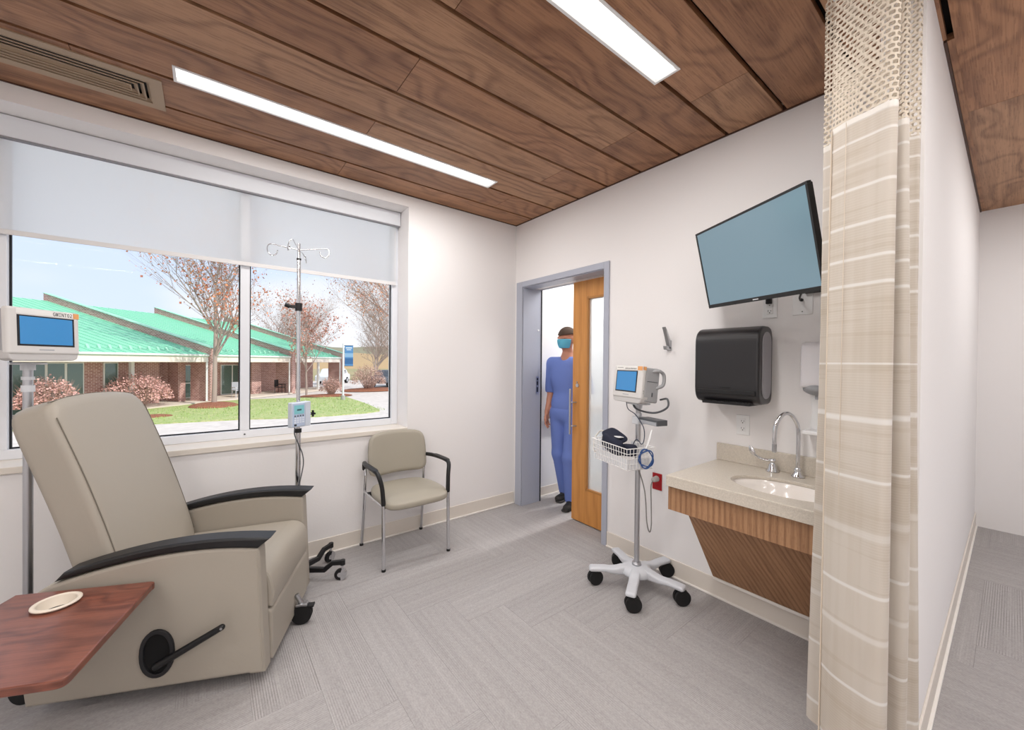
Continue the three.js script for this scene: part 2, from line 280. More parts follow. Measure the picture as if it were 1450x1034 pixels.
/* ---------- ceiling fixtures ---------- */
{
  const glow = std('#ffffff', 0.5, { emissive: new THREE.Color(1, 0.97, 0.93), emissiveIntensity: 1.3 });
  const where = ['above the guest chair', 'above the middle of the room', 'above the recliner', 'behind the viewer by the sink', 'behind the recliner side', 'at the back of the room', 'above the side area', 'in the back corner'];
  lampSpots.forEach(([a, b, z], i) => {
    const cx = (a + b) / 2, l = b - a, g = thing('ceiling_light', 'recessed white strip light in the plank ceiling ' + where[i], 'light', [cx, H, z], 0, 'recessed strip lights');
    const h = l / 2;
    part('flange', [bx(-h, h, -0.004, 0, -LW, -LW + 0.012), bx(-h, h, -0.004, 0, LW - 0.012, LW), bx(-h, -h + 0.012, -0.004, 0, -LW + 0.012, LW - 0.012), bx(h - 0.012, h, -0.004, 0, -LW + 0.012, LW - 0.012)], M.white, g);
    part('housing', [bx(-h + 0.002, h - 0.002, 0, 0.045, -LW + 0.002, -LW + 0.010), bx(-h + 0.002, h - 0.002, 0, 0.045, LW - 0.010, LW - 0.002), bx(-h + 0.002, -h + 0.01, 0, 0.045, -LW + 0.010, LW - 0.010), bx(h - 0.01, h - 0.002, 0, 0.045, -LW + 0.010, LW - 0.010)], M.white, g);
    part('diffuser', [bx(-h + 0.01, h - 0.01, 0.018, 0.028, -LW + 0.01, LW - 0.01)], glow, g);
    const lt = new THREE.RectAreaLight(LAMP_COLOR, LAMP_POWER, l - 0.03, 2 * LW - 0.026); lt.position.set(0, -0.006, 0); lt.rotation.x = -Math.PI / 2; lt.name = 'strip_glow'; g.add(lt);
  });
  const k = thing('unseen_corridor_light', 'unseen white strip light on the corridor ceiling, placed to light the doorway', 'light', [1.45, H - 0.14, 0.62]);  // lamp out of view, placed to light the corridor and the doorway floor
  part('body', [bx(-0.9, 0.9, -0.03, 0, -0.06, 0.06, 0.004)], M.white, k); part('diffuser', [bx(-0.88, 0.88, -0.036, -0.028, -0.05, 0.05)], glow, k);
  const lt = new THREE.RectAreaLight(new THREE.Color(1, 0.98, 0.97), 80, 1.76, 0.1); lt.position.set(0, -0.04, 0); lt.rotation.x = -Math.PI / 2; lt.name = 'corridor_glow'; k.add(lt);
}
{ // ceiling air register: nested sloping frames
  const [a, b, c, e] = VENT, cx = (a + b) / 2, cz = (c + e) / 2, g = thing('ceiling_vent', 'tan painted metal air register with nested louvres in the plank ceiling', 'vent', [cx, H, cz]);
  const tan = std('#a8927a', 0.55), hx = (b - a) / 2, hz = (e - c) / 2;
  const ring = (x0, z0, y0, x1, z1, y1) => {   // sloping rectangular ring from outer (x0, z0, y0) to inner (x1, z1, y1)
    const o = [[-x0, -z0], [x0, -z0], [x0, z0], [-x0, z0]], n = [[-x1, -z1], [x1, -z1], [x1, z1], [-x1, z1]], pos = [];
    for (const d of [0, 0.003]) for (let i = 0; i < 4; i++) { const j = (i + 1) % 4, A = [o[i][0], y0 + d, o[i][1]], B = [o[j][0], y0 + d, o[j][1]], Cc = [n[j][0], y1 + d, n[j][1]], D = [n[i][0], y1 + d, n[i][1]]; pos.push(...(d ? [A, Cc, B, A, D, Cc] : [A, B, Cc, A, Cc, D]).flat()); }
    const q = new THREE.BufferGeometry(); q.setAttribute('position', new THREE.Float32BufferAttribute(pos, 3)); q.computeVertexNormals(); return q;
  };
  part('border', [bx(-hx, hx, -0.006, 0, -hz, -hz + 0.045), bx(-hx, hx, -0.006, 0, hz - 0.045, hz), bx(-hx, -hx + 0.045, -0.006, 0, -hz + 0.045, hz - 0.045), bx(hx - 0.045, hx, -0.006, 0, -hz + 0.045, hz - 0.045)], tan, g);
  for (let i = 0; i < 4; i++) { const d = 0.045 + i * 0.026; part('louvre', [ring(hx - d, hz - d, -0.004, hx - d - 0.018, hz - d - 0.018, 0.007), bx(-hx + d, hx - d, -0.007, -0.003, -hz + d, -hz + d + 0.006), bx(-hx + d, hx - d, -0.007, -0.003, hz - d - 0.006, hz - d), bx(-hx + d, -hx + d + 0.006, -0.007, -0.003, -hz + d + 0.006, hz - d - 0.006), bx(hx - d - 0.006, hx - d, -0.007, -0.003, -hz + d + 0.006, hz - d - 0.006)], tan, g); }
  part('duct_darkness', [bx(-hx + 0.002, hx - 0.002, 0.03, 0.045, -hz + 0.002, hz - 0.002)], M.black, g);  // flat black sheet, its colour stands in for the shade inside the duct
}

/* ---------- recliner ---------- */
const vinyl = phys('#a49c90', 0.5, { bumpMap: speck, bumpScale: 0.0004 });
const vinylSeam = std('#6f685d', 0.7);
{
  const g = thing('recliner', 'taupe vinyl medical recliner with black arm caps and a wood side tray', 'recliner', [-2.135, 0, 0.79], -0.429);
  const panel = (low) => { const s = new THREE.Shape(); s.moveTo(-0.004, 0.06); s.lineTo(-0.028, 0.60); s.quadraticCurveTo(-0.03, 0.616, -0.046, 0.617); s.bezierCurveTo(-0.3, 0.655, -0.55, 0.605, -0.76, 0.545); s.quadraticCurveTo(-0.9, 0.49, -0.88, 0.3); s.lineTo(-0.85, low); s.lineTo(-0.07, low); s.lineTo(-0.06, 0.06); s.closePath(); return s; };
  for (const b of [-0.375, 0.295]) {
    const arm = part('arm_panel', [extr(panel(b > 0 ? 0.065 : 0.15), 0.08, 0.014, 3, 16).translate(0, 0, b)], vinyl, g);
    const zf = b > 0 ? b + 0.078 : b + 0.002;
    part('piping', tube([[-0.012, 0.08, zf], [-0.026, 0.35, zf], [-0.036, 0.59, zf], [-0.06, 0.607, zf]], 0.003, 20, 6), vinyl, arm);
    const cap = new THREE.Shape(); cap.moveTo(0.016, 0.657); cap.bezierCurveTo(-0.25, 0.692, -0.5, 0.662, -0.725, 0.588); cap.lineTo(-0.755, 0.553); cap.bezierCurveTo(-0.55, 0.615, -0.3, 0.657, -0.035, 0.616); cap.closePath();
    part('arm_cap', [extr(cap, 0.09, 0.009, 2, 16).translate(0, 0, b - 0.005)], M.black, g, { label: 'black moulded arm cap' });
  }
  const seat = new THREE.Shape(); seat.moveTo(-0.005, 0.30); seat.quadraticCurveTo(0.012, 0.38, -0.01, 0.44); seat.quadraticCurveTo(-0.03, 0.487, -0.09, 0.487); seat.lineTo(-0.60, 0.455); seat.lineTo(-0.60, 0.30); seat.closePath();
  part('seat_cushion', [extr(seat, 0.585, 0.018, 3, 12).translate(0, 0, -0.2925)], vinyl, g);
  const foot = new THREE.Shape(); foot.moveTo(0.0, 0.06); foot.lineTo(-0.004, 0.27); foot.quadraticCurveTo(-0.006, 0.294, -0.03, 0.294); foot.lineTo(-0.09, 0.294); foot.lineTo(-0.09, 0.06); foot.closePath();
  part('footrest', [extr(foot, 0.585, 0.012, 3, 8).translate(0, 0, -0.2925)], vinyl, g);
  part('body', [bx(-0.84, -0.1, 0.15, 0.30, -0.28, 0.28)], M.blackSoft, g);
  const back = pillow(0.17, 0.90, 0.575, 10, 8, 22, 18, (x, y, z) => [x + 0.02 * Math.cos(y * 3) - 0.03, y + 0.03 * (1 - (z / 0.29) ** 2) * smooth(0.1, 0.45, y), z]);
  const tilt = (q) => q.rotateZ(0.325).translate(-0.755, 0.815, 0);
  const bk = part('backrest', [tilt(back)], vinyl, g);
  for (const s of [-1, 1]) part('seam', tube([[0.057, -0.36, 0.27 * s], [0.067, -0.15, 0.27 * s], [0.069, 0.1, 0.27 * s], [0.058, 0.38, 0.27 * s]].map(([x, y, z]) => V3(x, y, z).applyAxisAngle(V3(0, 0, 1), 0.325).add(V3(-0.755, 0.815, 0))), 0.0022, 20, 6), vinylSeam, bk);
  part('seam', tube([[0.035, 0.454, -0.25], [0.035, 0.475, -0.1], [0.035, 0.475, 0.1], [0.035, 0.454, 0.25]].map(([x, y, z]) => V3(x, y, z).applyAxisAngle(V3(0, 0, 1), 0.325).add(V3(-0.755, 0.815, 0))), 0.0022, 20, 6), vinylSeam, bk);
  // release lever in its recess on the outer side
  const oval = (rx, ry, n = 28) => Array.from({ length: n }, (_, i) => { const t = i / n * Math.PI * 2; return [-0.405 + rx * Math.cos(t), 0.215 + ry * Math.sign(Math.sin(t)) * Math.pow(Math.abs(Math.sin(t)), 0.85)]; });
  const ringS = shapeOf(oval(0.062, 0.1)); ringS.holes.push(new THREE.Path(oval(0.047, 0.083).map(([x, y]) => new THREE.Vector2(x, y))));
  const cup = part('lever_recess', [extr(ringS, 0.014, 0.003).translate(0, 0, 0.372)], M.blackSoft, g);
  part('recess_floor', [extr(shapeOf(oval(0.05, 0.086)), 0.003).translate(0, 0, 0.373)], std('#050506', 0.9), cup);
  const lev = part('lever', [cyl([-0.405, 0.165, 0.385], [-0.15, 0.318, 0.425], 0.0145, 0.0125), ball([-0.15, 0.318, 0.425], 0.0125), ball([-0.405, 0.165, 0.385], 0.0145)], M.black, g);
  part('lever_cap', [cyl([-0.148, 0.3185, 0.437], [-0.148, 0.3185, 0.4385], 0.005)], M.steel, lev);
  // side tray
  const trayTex = woodTex(1024, 512, 0.9, 0.5, [132, 77, 60], [82, 42, 33], { rings: 5, wob: 0.8, seed: 4, pore: 0.3 });
  const trayMat = phys('#ffffff', 0.35, { map: trayTex, clearcoat: 0.3, clearcoatRoughness: 0.3 });
  const ts = new THREE.Shape(); ts.moveTo(-0.40, -0.42); ts.quadraticCurveTo(-0.395, -0.395, -0.42, -0.393); ts.lineTo(-0.86, -0.393); ts.lineTo(-0.86, -0.93); ts.lineTo(-0.36, -0.93); ts.quadraticCurveTo(-0.325, -0.93, -0.33, -0.9); ts.closePath();
  const cupC = [-0.655, -0.50], hole = new THREE.Path(); hole.absellipse(cupC[0], cupC[1], 0.052, 0.052, 0, Math.PI * 2); ts.holes.push(hole);
  const tray = part('side_tray', [extr(ts, 0.026, 0.004, 2, 24).rotateX(-Math.PI / 2).translate(0, 0.502, 0)], trayMat, g, { label: 'red brown wood grain side tray' });
  part('cup_holder', [lathe([[0.036, -0.05], [0.046, -0.048], [0.052, 0.0], [0.066, 0.004], [0.066, 0.009], [0.058, 0.012], [0.049, 0.008], [0.043, -0.042], [0.0, -0.044]], 36, cupC[0], 0.53, -cupC[1])], std('#e2d6c6', 0.45), tray, { label: 'cream plastic cup holder ring' });
  part('cup_mat', [new THREE.TorusGeometry(0.03, 0.004, 6, 24).rotateX(Math.PI / 2).translate(cupC[0], 0.493, -cupC[1]), new THREE.TorusGeometry(0.018, 0.004, 6, 24).rotateX(Math.PI / 2).translate(cupC[0], 0.493, -cupC[1])], M.blackSoft, tray);
  part('tray_bracket', [bx(-0.7, -0.62, 0.46, 0.503, 0.365, 0.5, 0.004), bx(-0.58, -0.52, 0.46, 0.503, 0.365, 0.5, 0.004)], M.black, g);
  for (const [a, b] of [[0.035, -0.05], [-0.72, -0.25], [-0.72, 0.25], [-0.1, 0.24]]) {
    const w = part('caster', [cyl([a, 0.052, b - 0.02], [a, 0.052, b - 0.004], 0.05, 0.05, 22), cyl([a, 0.052, b + 0.004], [a, 0.052, b + 0.02], 0.05, 0.05, 22), bx(a - 0.02, a + 0.02, 0.05, 0.1, b - 0.004, b + 0.004)], M.rubber, g);
    part('fork', [bx(a - 0.03, a + 0.03, 0.098, 0.112, b - 0.02, b + 0.02, 0.004), cyl([a, 0.1, b], [a - 0.03, 0.16, b], 0.012)], M.steel, w);
    part('brake_pedal', [bx(a + 0.02, a + 0.062, 0.088, 0.1, b - 0.018, b + 0.018, 0.004)], M.black, w);
  }
}

/* ---------- guest chair ---------- */
{
  const g = thing('guest_chair', 'taupe vinyl armchair with chrome legs and black arms under the window edge', 'chair', [-1.29, 0, 0.27]);
  const seatV = phys('#a0998b', 0.5, { bumpMap: speck, bumpScale: 0.0003 });
  const seat = part('seat', [pillow(0.50, 0.065, 0.47, 5, 18, 6, 18, (x, y, z) => [x * (1 - 0.10 * smooth(0.0, -0.24, z)) , y + 0.012 * (1 - (x / 0.25) ** 2) - 0.02 * smooth(0.1, 0.24, z) , z + 0.035 * (1 - (x / 0.25) ** 2) * smooth(-0.1, 0.2, z)]).translate(0, 0.455, 0.055)], seatV, g);
  part('seat_pan', [pillow(0.46, 0.03, 0.42, 6, 10, 4, 10).translate(0, 0.428, 0.05)], M.blackSoft, seat);
  part('backrest', [pillow(0.475, 0.335, 0.05, 6, 18, 14, 4, (x, y, z) => [x * (1 - 0.04 * smooth(0, 0.17, y)), y + 0.02 * (1 - (x / 0.24) ** 2) * Math.sign(y) * (y < 0 ? -1 : 1), z - 0.035 * (1 - (x / 0.24) ** 2)]).rotateX(-0.14).translate(0.012, 0.70, -0.17)], seatV, g);
  for (const s of [-1, 1]) {
    const X = 0.25 * s;
    part('leg', bend([[X, 0.012, 0.24], [X, 0.47, 0.225]], 0.0125, 14), M.chrome, g);
    part('leg', bend([[X, 0.012, -0.245], [X * 0.985, 0.3, -0.20], [X * 0.97, 0.56, -0.185], [X * 0.97, 0.645, -0.205]], 0.0115, 14), M.chrome, g);
    for (const z of [0.24, -0.245]) part('foot_glide', [cyl([X, 0, z], [X, 0.016, z], 0.0142)], M.rubber, g);
    const arm = [[X * 0.985, 0.61, -0.20], [X * 1.0, 0.655, -0.19], [X * 1.06, 0.668, -0.12], [X * 1.12, 0.672, 0.0], [X * 1.12, 0.672, 0.13], [X * 1.1, 0.655, 0.19], [X * 1.03, 0.58, 0.215], [X, 0.48, 0.225], [X, 0.455, 0.225]];
    part('armrest', [tube(arm, 0.0155, 40, 10), pillow(0.042, 0.02, 0.26, 4, 4, 4, 10).translate(X * 1.12, 0.676, 0.05)], M.black, g);
    for (const z of [-0.12, 0.2]) part('seat_bracket', [bx(X * 0.9 - 0.025, X * 0.9 + 0.025, 0.425, 0.45, z, z + 0.03, 0.004)], M.blackSoft, g);
    part('rail', bend([[X * 0.985, 0.435, -0.20], [X * 0.99, 0.435, 0.22]], 0.009, 10), M.chrome, g);
  }
}

/* ---------- IV pole with its pump ---------- */
{
  const g = thing('iv_pole', 'chrome IV drip stand with black legs on casters beside the recliner', 'iv stand', [-2.03, 0, 0.29]);
  part('lower_pole', [cyl([0, 0.09, 0], [0, 0.99, 0], 0.0165, 0.0165, 20)], M.chrome, g);
  part('upper_pole', [cyl([0, 0.95, 0], [0, 2.10, 0], 0.0115, 0.0115, 18)], M.chrome, g);
  part('collar', [cyl([0, 0.975, 0], [0, 1.0, 0], 0.021)], M.black, g);
  part('top_ring', [cyl([0, 2.095, 0], [0, 2.105, 0], 0.014)], M.black, g);
  part('hook_hub', [cyl([0, 2.1, 0], [0, 2.2, 0], 0.009)], M.chrome, g);
  for (const [i, t] of [0.35, 1.95, 3.45, 5.0].entries()) {
    const c = Math.cos(t), s = Math.sin(t), q = (r, y, w = 0) => [r * c - w * s, y, r * s + w * c];
    part('hook', tube([q(0.005, 2.16), q(0.09, 2.172), q(0.155, 2.182), q(0.178, 2.17, 0.008), q(0.18, 2.138, 0.02), q(0.16, 2.116, 0.026), q(0.135, 2.126, 0.026), q(0.125, 2.15, 0.024)], 0.0032, 40, 8), M.chrome, g);
  }
  const cl = part('height_clamp', [cyl([0, 1.765, 0], [0, 1.815, 0], 0.021), bx(-0.05, 0, 1.78, 1.8, -0.01, 0.012, 0.003)], M.black, g); part('clamp_knob', [cyl([-0.05, 1.79, 0.0], [-0.078, 1.80, 0.0], 0.014)], M.black, cl);
  part('hub', [lathe([[0, 0.06], [0.05, 0.06], [0.055, 0.085], [0.03, 0.11], [0.019, 0.13], [0, 0.13]], 24)], M.black, g);
  for (let i = 0; i < 5; i++) {
    const t = [0.56, 2.13, 3.4, 4.5, 5.72][i], q = (r, y) => [r * Math.cos(t), y, r * Math.sin(t)];
    const leg = part('leg', [extr([[0.02, 0.095], [0.165, 0.085], [0.215, 0.125], [0.29, 0.13], [0.29, 0.10], [0.225, 0.098], [0.175, 0.055], [0.02, 0.06]], 0.026, 0.004).translate(0, 0, -0.013).rotateY(-t), cyl(q(0.285, 0.098), q(0.285, 0.13), 0.016)], M.black, g);
    const k = part('caster', [new THREE.CylinderGeometry(0.036, 0.036, 0.02, 20).rotateX(Math.PI / 2).translate(0.285 - 0.015, 0.036, 0).rotateY(-t)], M.rubber, leg);
    const hood = new THREE.CylinderGeometry(0.04, 0.04, 0.028, 16, 1, false, 0.2, 2.6).rotateX(Math.PI / 2).translate(0.27, 0.037, 0).rotateY(-t); part('caster_hood', [hood, cyl(q(0.283, 0.06), q(0.283, 0.1), 0.008), new THREE.CylinderGeometry(0.016, 0.016, 0.026, 14).rotateX(Math.PI / 2).translate(0.27, 0.036, 0).rotateY(-t)], M.chrome, leg);
  }
  const p = thing('infusion_pump', 'small pale blue infusion pump clamped on the IV drip stand', 'pump', [-2.03, 1.0, 0.325], 0.45);
  const shell = std('#ccd3de', 0.5);
  const b = part('case', [bx(-0.075, 0.02, 0.02, 0.178, -0.005, 0.035, 0.006), bx(0.022, 0.062, 0.02, 0.178, -0.022, 0.03, 0.005)], shell, p);
  part('faceplate', [bx(-0.07, 0.014, 0.026, 0.172, 0.034, 0.038, 0.002)], std('#b9c7de', 0.5), b);
  part('display', [bx(-0.06, 0.006, 0.105, 0.16, 0.0375, 0.0395)], std('#7fb9bf', 0.3, { emissive: '#3c7f88', emissiveIntensity: 0.35 }), b);
  part('display_text', [bx(-0.042, -0.012, 0.126, 0.136, 0.0392, 0.0402)], std('#3d5b66', 0.6), b);
  for (let i = 0; i < 4; i++) part('soft_key', [cyl([-0.054 + i * 0.018, 0.093, 0.037], [-0.054 + i * 0.018, 0.093, 0.041], 0.0045, 0.0045, 10)], M.darkGrey, b);
  for (let i = 0; i < 4; i++) for (let j = 0; j < 3; j++) part('key', [bx(-0.06 + i * 0.018, -0.047 + i * 0.018, 0.048 + j * 0.013, 0.057 + j * 0.013, 0.0375, 0.0395)], std('#dfe6f1', 0.5), b);
  part('power_key', [bx(-0.06, -0.044, 0.031, 0.041, 0.0375, 0.04)], M.black, b);
  part('clamp', [bx(-0.025, 0.022, 0.07, 0.13, -0.06, -0.004, 0.004)], M.grey, p); part('clamp_screw', [cyl([0.06, 0.09, -0.01], [0.095, 0.09, -0.01], 0.004)], M.steel, p);
  part('clamp_knob', [cyl([0.092, 0.09, -0.01], [0.115, 0.09, -0.01], 0.008), bx(0.1, 0.112, 0.068, 0.112, -0.016, -0.004, 0.003), bx(0.1, 0.112, 0.084, 0.096, -0.03, 0.012, 0.003)], M.black, p);
  const c = part('pump_cable', tube([[-2.05, 1.03, 0.31], [-2.055, 0.97, 0.32], [-2.03, 0.90, 0.315], [-2.005, 0.83, 0.30], [-2.0, 0.76, 0.30], [-2.02, 0.66, 0.31], [-2.035, 0.58, 0.315], [-2.045, 0.42, 0.32], [-2.05, 0.16, 0.33]], 0.0035, 60, 8), M.darkGrey); tag(c, 'thin dark cable hanging from the infusion pump along the drip stand', 'cable');
}

/* ---------- sink unit ---------- */
const apronTex = woodTex(1024, 512, 0.8, 0.6, [176, 134, 98], [124, 86, 58], { along: 'v', rings: 22, wob: 0.1, seed: 2, pore: 0.5 });
{
  const g = thing('sink_cabinet', 'wood veneer sink apron with a sloping access panel below', 'cabinet', [0, 0, 2.43]);
  part('apron', [bx(-0.565, -0.545, 0.672, 0.80, -0.40, 0.398, 0.001)], std('#ffffff', 0.5, { map: apronTex }), g, { label: 'veneer front apron' });
  part('apron_return', [bx(-0.545, -0.001, 0.672, 0.80, -0.40, -0.382)], M.wall, g);
  const sl = new THREE.Shape(); const pr = [[-0.42, 0.68], [-0.055, 0.148], [-0.035, 0.148], [-0.035, 0.165], [-0.395, 0.69]]; pr.forEach(([x, y], i) => i ? sl.lineTo(x, y) : sl.moveTo(x, y)); sl.closePath();
  const pg = prep(extr(sl, 0.79, 0)).translate(0, 0, -0.395); metreUV(pg);
  { const p = pg.attributes.position, u = pg.attributes.uv; for (let i = 0; i < p.count; i++) u.setXY(i, p.getZ(i) * 0.94 + p.getY(i) * 0.30, p.getY(i) * 1.2 - p.getZ(i) * 0.34); }
  part('sloping_panel', [pg], std('#ffffff', 0.5, { map: apronTex }), g, { keepUV: true, label: 'veneer panel sloping to the wall' });
  part('side_gusset', [extr([[-0.40, 0.676], [-0.004, 0.676], [-0.004, 0.15], [-0.05, 0.15]], 0.015).translate(0, 0, -0.40)], M.wall, g);
  part('toe_ledge', [bx(-0.058, -0.001, 0.13, 0.147, -0.395, 0.398, 0.002)], M.bead, g);
}
{
  const g = thing('countertop', 'beige solid surface counter with an oval cutout and backsplash', 'counter', [0, 0.86, 2.43]);
  const s = shapeOf([[-0.592, -0.398], [-0.592, 0.403], [-0.001, 0.403], [-0.001, -0.398]].map(([x, z]) => [x, -z]));
  const h = new THREE.Path(); h.absellipse(-0.335, -0.06, 0.155, 0.232, 0, Math.PI * 2); s.holes.push(h);
  const stone = texture(256, 256, 0.3, 0.3, (u, v) => { const k = 206 + 26 * (fbm(u, v, 90, 90, 2) - 0.5); return [k, k - 9, k - 22]; });
  const cm = std('#ffffff', 0.3, { map: stone });
  part('slab', [extr(s, 0.018, 0.004, 2, 40).rotateX(-Math.PI / 2).translate(0, -0.018, 0)], cm, g);
  part('front_edge', [bx(-0.5916, -0.572, -0.058, -0.0125, -0.3976, 0.398, 0.002)], cm, g); part('end_edge', [bx(-0.5725, -0.002, -0.058, -0.0125, -0.3976, -0.378, 0.002)], cm, g);
  part('backsplash', [bx(-0.02, -0.001, 0, 0.102, -0.40, 0.398, 0.003)], cm, g);
}
{
  const g = thing('sink_basin', 'white oval undermount wash basin in the beige counter', 'basin', [-0.335, 0.8415, 2.49]);
  part('bowl', [lathe([[1.06, 0.0], [1.0, 0.0], [0.97, -0.03], [0.85, -0.09], [0.6, -0.13], [0.2, -0.148], [0.0, -0.15], [0, -0.16], [0.62, -0.142], [0.9, -0.098], [1.06, -0.02], [1.06, 0]], 48).scale(0.158, 1, 0.235)], phys('#f4eee8', 0.15, { clearcoat: 0.5 }), g);
  part('drain', [cyl([0.0, -0.149, 0], [0.0, -0.145, 0], 0.022)], M.chrome, g);
}
{
  const g = thing('faucet', 'chrome gooseneck faucet with a wrist blade handle behind the basin', 'faucet', [-0.068, 0.86, 2.466]);
  part('escutcheon', [lathe([[0, 0], [0.03, 0], [0.031, 0.006], [0.02, 0.016], [0.014, 0.03], [0.018, 0.036], [0.014, 0.044], [0.011, 0.05], [0, 0.05]], 28)], M.chrome, g);
  const d = [-0.125, -0.068], q = (t, y) => [d[0] * t, y, d[1] * t];
  part('spout', tube([q(0, 0.04), q(0, 0.13), q(0, 0.23), q(0.06, 0.275), q(0.27, 0.318), q(0.5, 0.333), q(0.73, 0.318), q(0.94, 0.275), q(1, 0.22), q(1, 0.138)], 0.0095, 72, 14), M.chrome, g);
  part('aerator', [cyl(q(1, 0.135), q(1, 0.175), 0.0105)], M.steel, g);
  const h = new THREE.Group(); h.name = 'blade_handle'; h.position.set(0.003, 0, -0.117); g.add(h);
  part('handle_base', [lathe([[0, 0], [0.03, 0], [0.031, 0.006], [0.024, 0.014], [0.018, 0.04], [0.011, 0.048], [0.011, 0.055], [0.016, 0.058], [0.016, 0.07], [0, 0.072]], 28)], M.chrome, h);
  part('blade', [tube([[0, 0.064, 0], [-0.01, 0.06, -0.03], [-0.02, 0.068, -0.06], [-0.028, 0.082, -0.078]], 0.007, 20, 10), new THREE.SphereGeometry(1, 16, 10).scale(0.007, 0.028, 0.014).rotateX(-0.45).translate(-0.034, 0.104, -0.09)], M.chrome, h);
}
/* ---------- things on the sink wall ---------- */
function outlet(name, label, x, y, z, o = {}) {
  const g = thing(name, label, 'outlet', [x, y, z]), c = o.color || M.white, hw = o.w || 0.036;
  const pl = part('cover_plate', [bx(-0.006, -0.0005, -0.058, 0.058, -hw, hw, 0.002)], c, g);
  if (!o.blank) for (const s of [-1, 1]) {
    const f = part('receptacle', [bx(-0.0085, -0.004, s * 0.021 - 0.016, s * 0.021 + 0.016, -0.016, 0.016, 0.003)], c, g);
    part('slot', [bx(-0.009, -0.008, s * 0.021 - 0.002, s * 0.021 + 0.007, -0.0075, -0.0055), bx(-0.009, -0.008, s * 0.021 - 0.002, s * 0.021 + 0.007, 0.0055, 0.0075), cyl([-0.009, s * 0.021 - 0.008, 0], [-0.008, s * 0.021 - 0.008, 0], 0.003, 0.003, 8)], M.blackSoft, f);
  } else part('screw', [cyl([-0.0075, -0.042, 0], [-0.005, -0.042, 0], 0.003)], M.darkGrey, pl);
  return g;
}
outlet('wall_outlet', 'white duplex wall outlet above the beige backsplash', 0, 1.087, 2.173);
const red = outlet('emergency_outlet', 'red emergency power outlet low on the sink wall', 0, 0.616, 1.621, { color: std('#a8121c', 0.4) });
outlet('television_outlet', 'white duplex outlet with a black plug below the television', 0, 1.765, 2.305);
outlet('cable_plate', 'white cable plate with a black cord behind the television', 0, 1.77, 2.458, { blank: true, w: 0.045 });
{
  const p = thing('black_plug', 'black plug in the outlet below the television', 'plug', [-0.0085, 1.79, 2.305]); part('plug_body', [bx(-0.022, -0.001, -0.006, 0.024, -0.014, 0.014, 0.004)], M.black, p);
  const bc = thing('television_cable', 'black cord running from the cable plate to the television', 'cord'); part('strain_relief', [cyl([-0.0065, 1.79, 2.455], [-0.02, 1.79, 2.455], 0.008)], M.black, bc);
  part('cable', tube([[-0.006, 1.79, 2.455], [-0.05, 1.795, 2.458], [-0.13, 1.815, 2.49], [-0.22, 1.85, 2.53], [-0.3, 1.92, 2.53]], 0.005, 30, 8), M.black, bc);
}
{ // television on a swivel arm
  const g = thing('television', 'black flat television with a blue grey screen tilted on a wall arm', 'television', [-0.446, 1.961, 2.359]); g.rotation.set(0.237, -2.115, -0.036, 'YXZ');
  const w = 0.365, h = 0.215;
  part('bezel', [bx(-w, w, -h, -h + 0.02, -0.02, 0.0, 0.002), bx(-w, w, h - 0.011, h, -0.02, 0.0, 0.002), bx(-w, -w + 0.011, -h + 0.02, h - 0.011, -0.02, 0, 0.002), bx(w - 0.011, w, -h + 0.02, h - 0.011, -0.02, 0, 0.002)], M.black, g);
  part('screen', [bx(-w + 0.011, w - 0.011, -h + 0.02, h - 0.011, -0.012, -0.003)], phys('#33464f', 0.14, { emissive: '#89a3b0', emissiveIntensity: 0.62 }), g, { label: 'blue grey screen' });
  part('rear_shell', [bx(-w + 0.004, w - 0.004, -h + 0.004, h - 0.004, -0.032, -0.018, 0.006), bx(-0.22, 0.22, -0.17, 0.1, -0.06, -0.03, 0.012)], M.blackSoft, g);
  part('maker_mark', [bx(-0.018, 0.018, -h + 0.007, -h + 0.012, 0, 0.0008)], M.paleGrey, g);
  const m = thing('wall_mount', 'black jointed wall arm holding the television', 'mount', [-0.001, 1.93, 2.50]);
  part('wall_plate', [bx(-0.022, 0, -0.11, 0.11, -0.03, 0.06, 0.004)], M.black, m);
  part('arm', [bend([[-0.02, 0.0, 0.02], [-0.15, 0.0, 0.02], [-0.34, 0.02, -0.09]], 0.018, 10), bx(-0.05, -0.02, -0.05, 0.05, -0.005, 0.045, 0.003)], M.black, m);
}
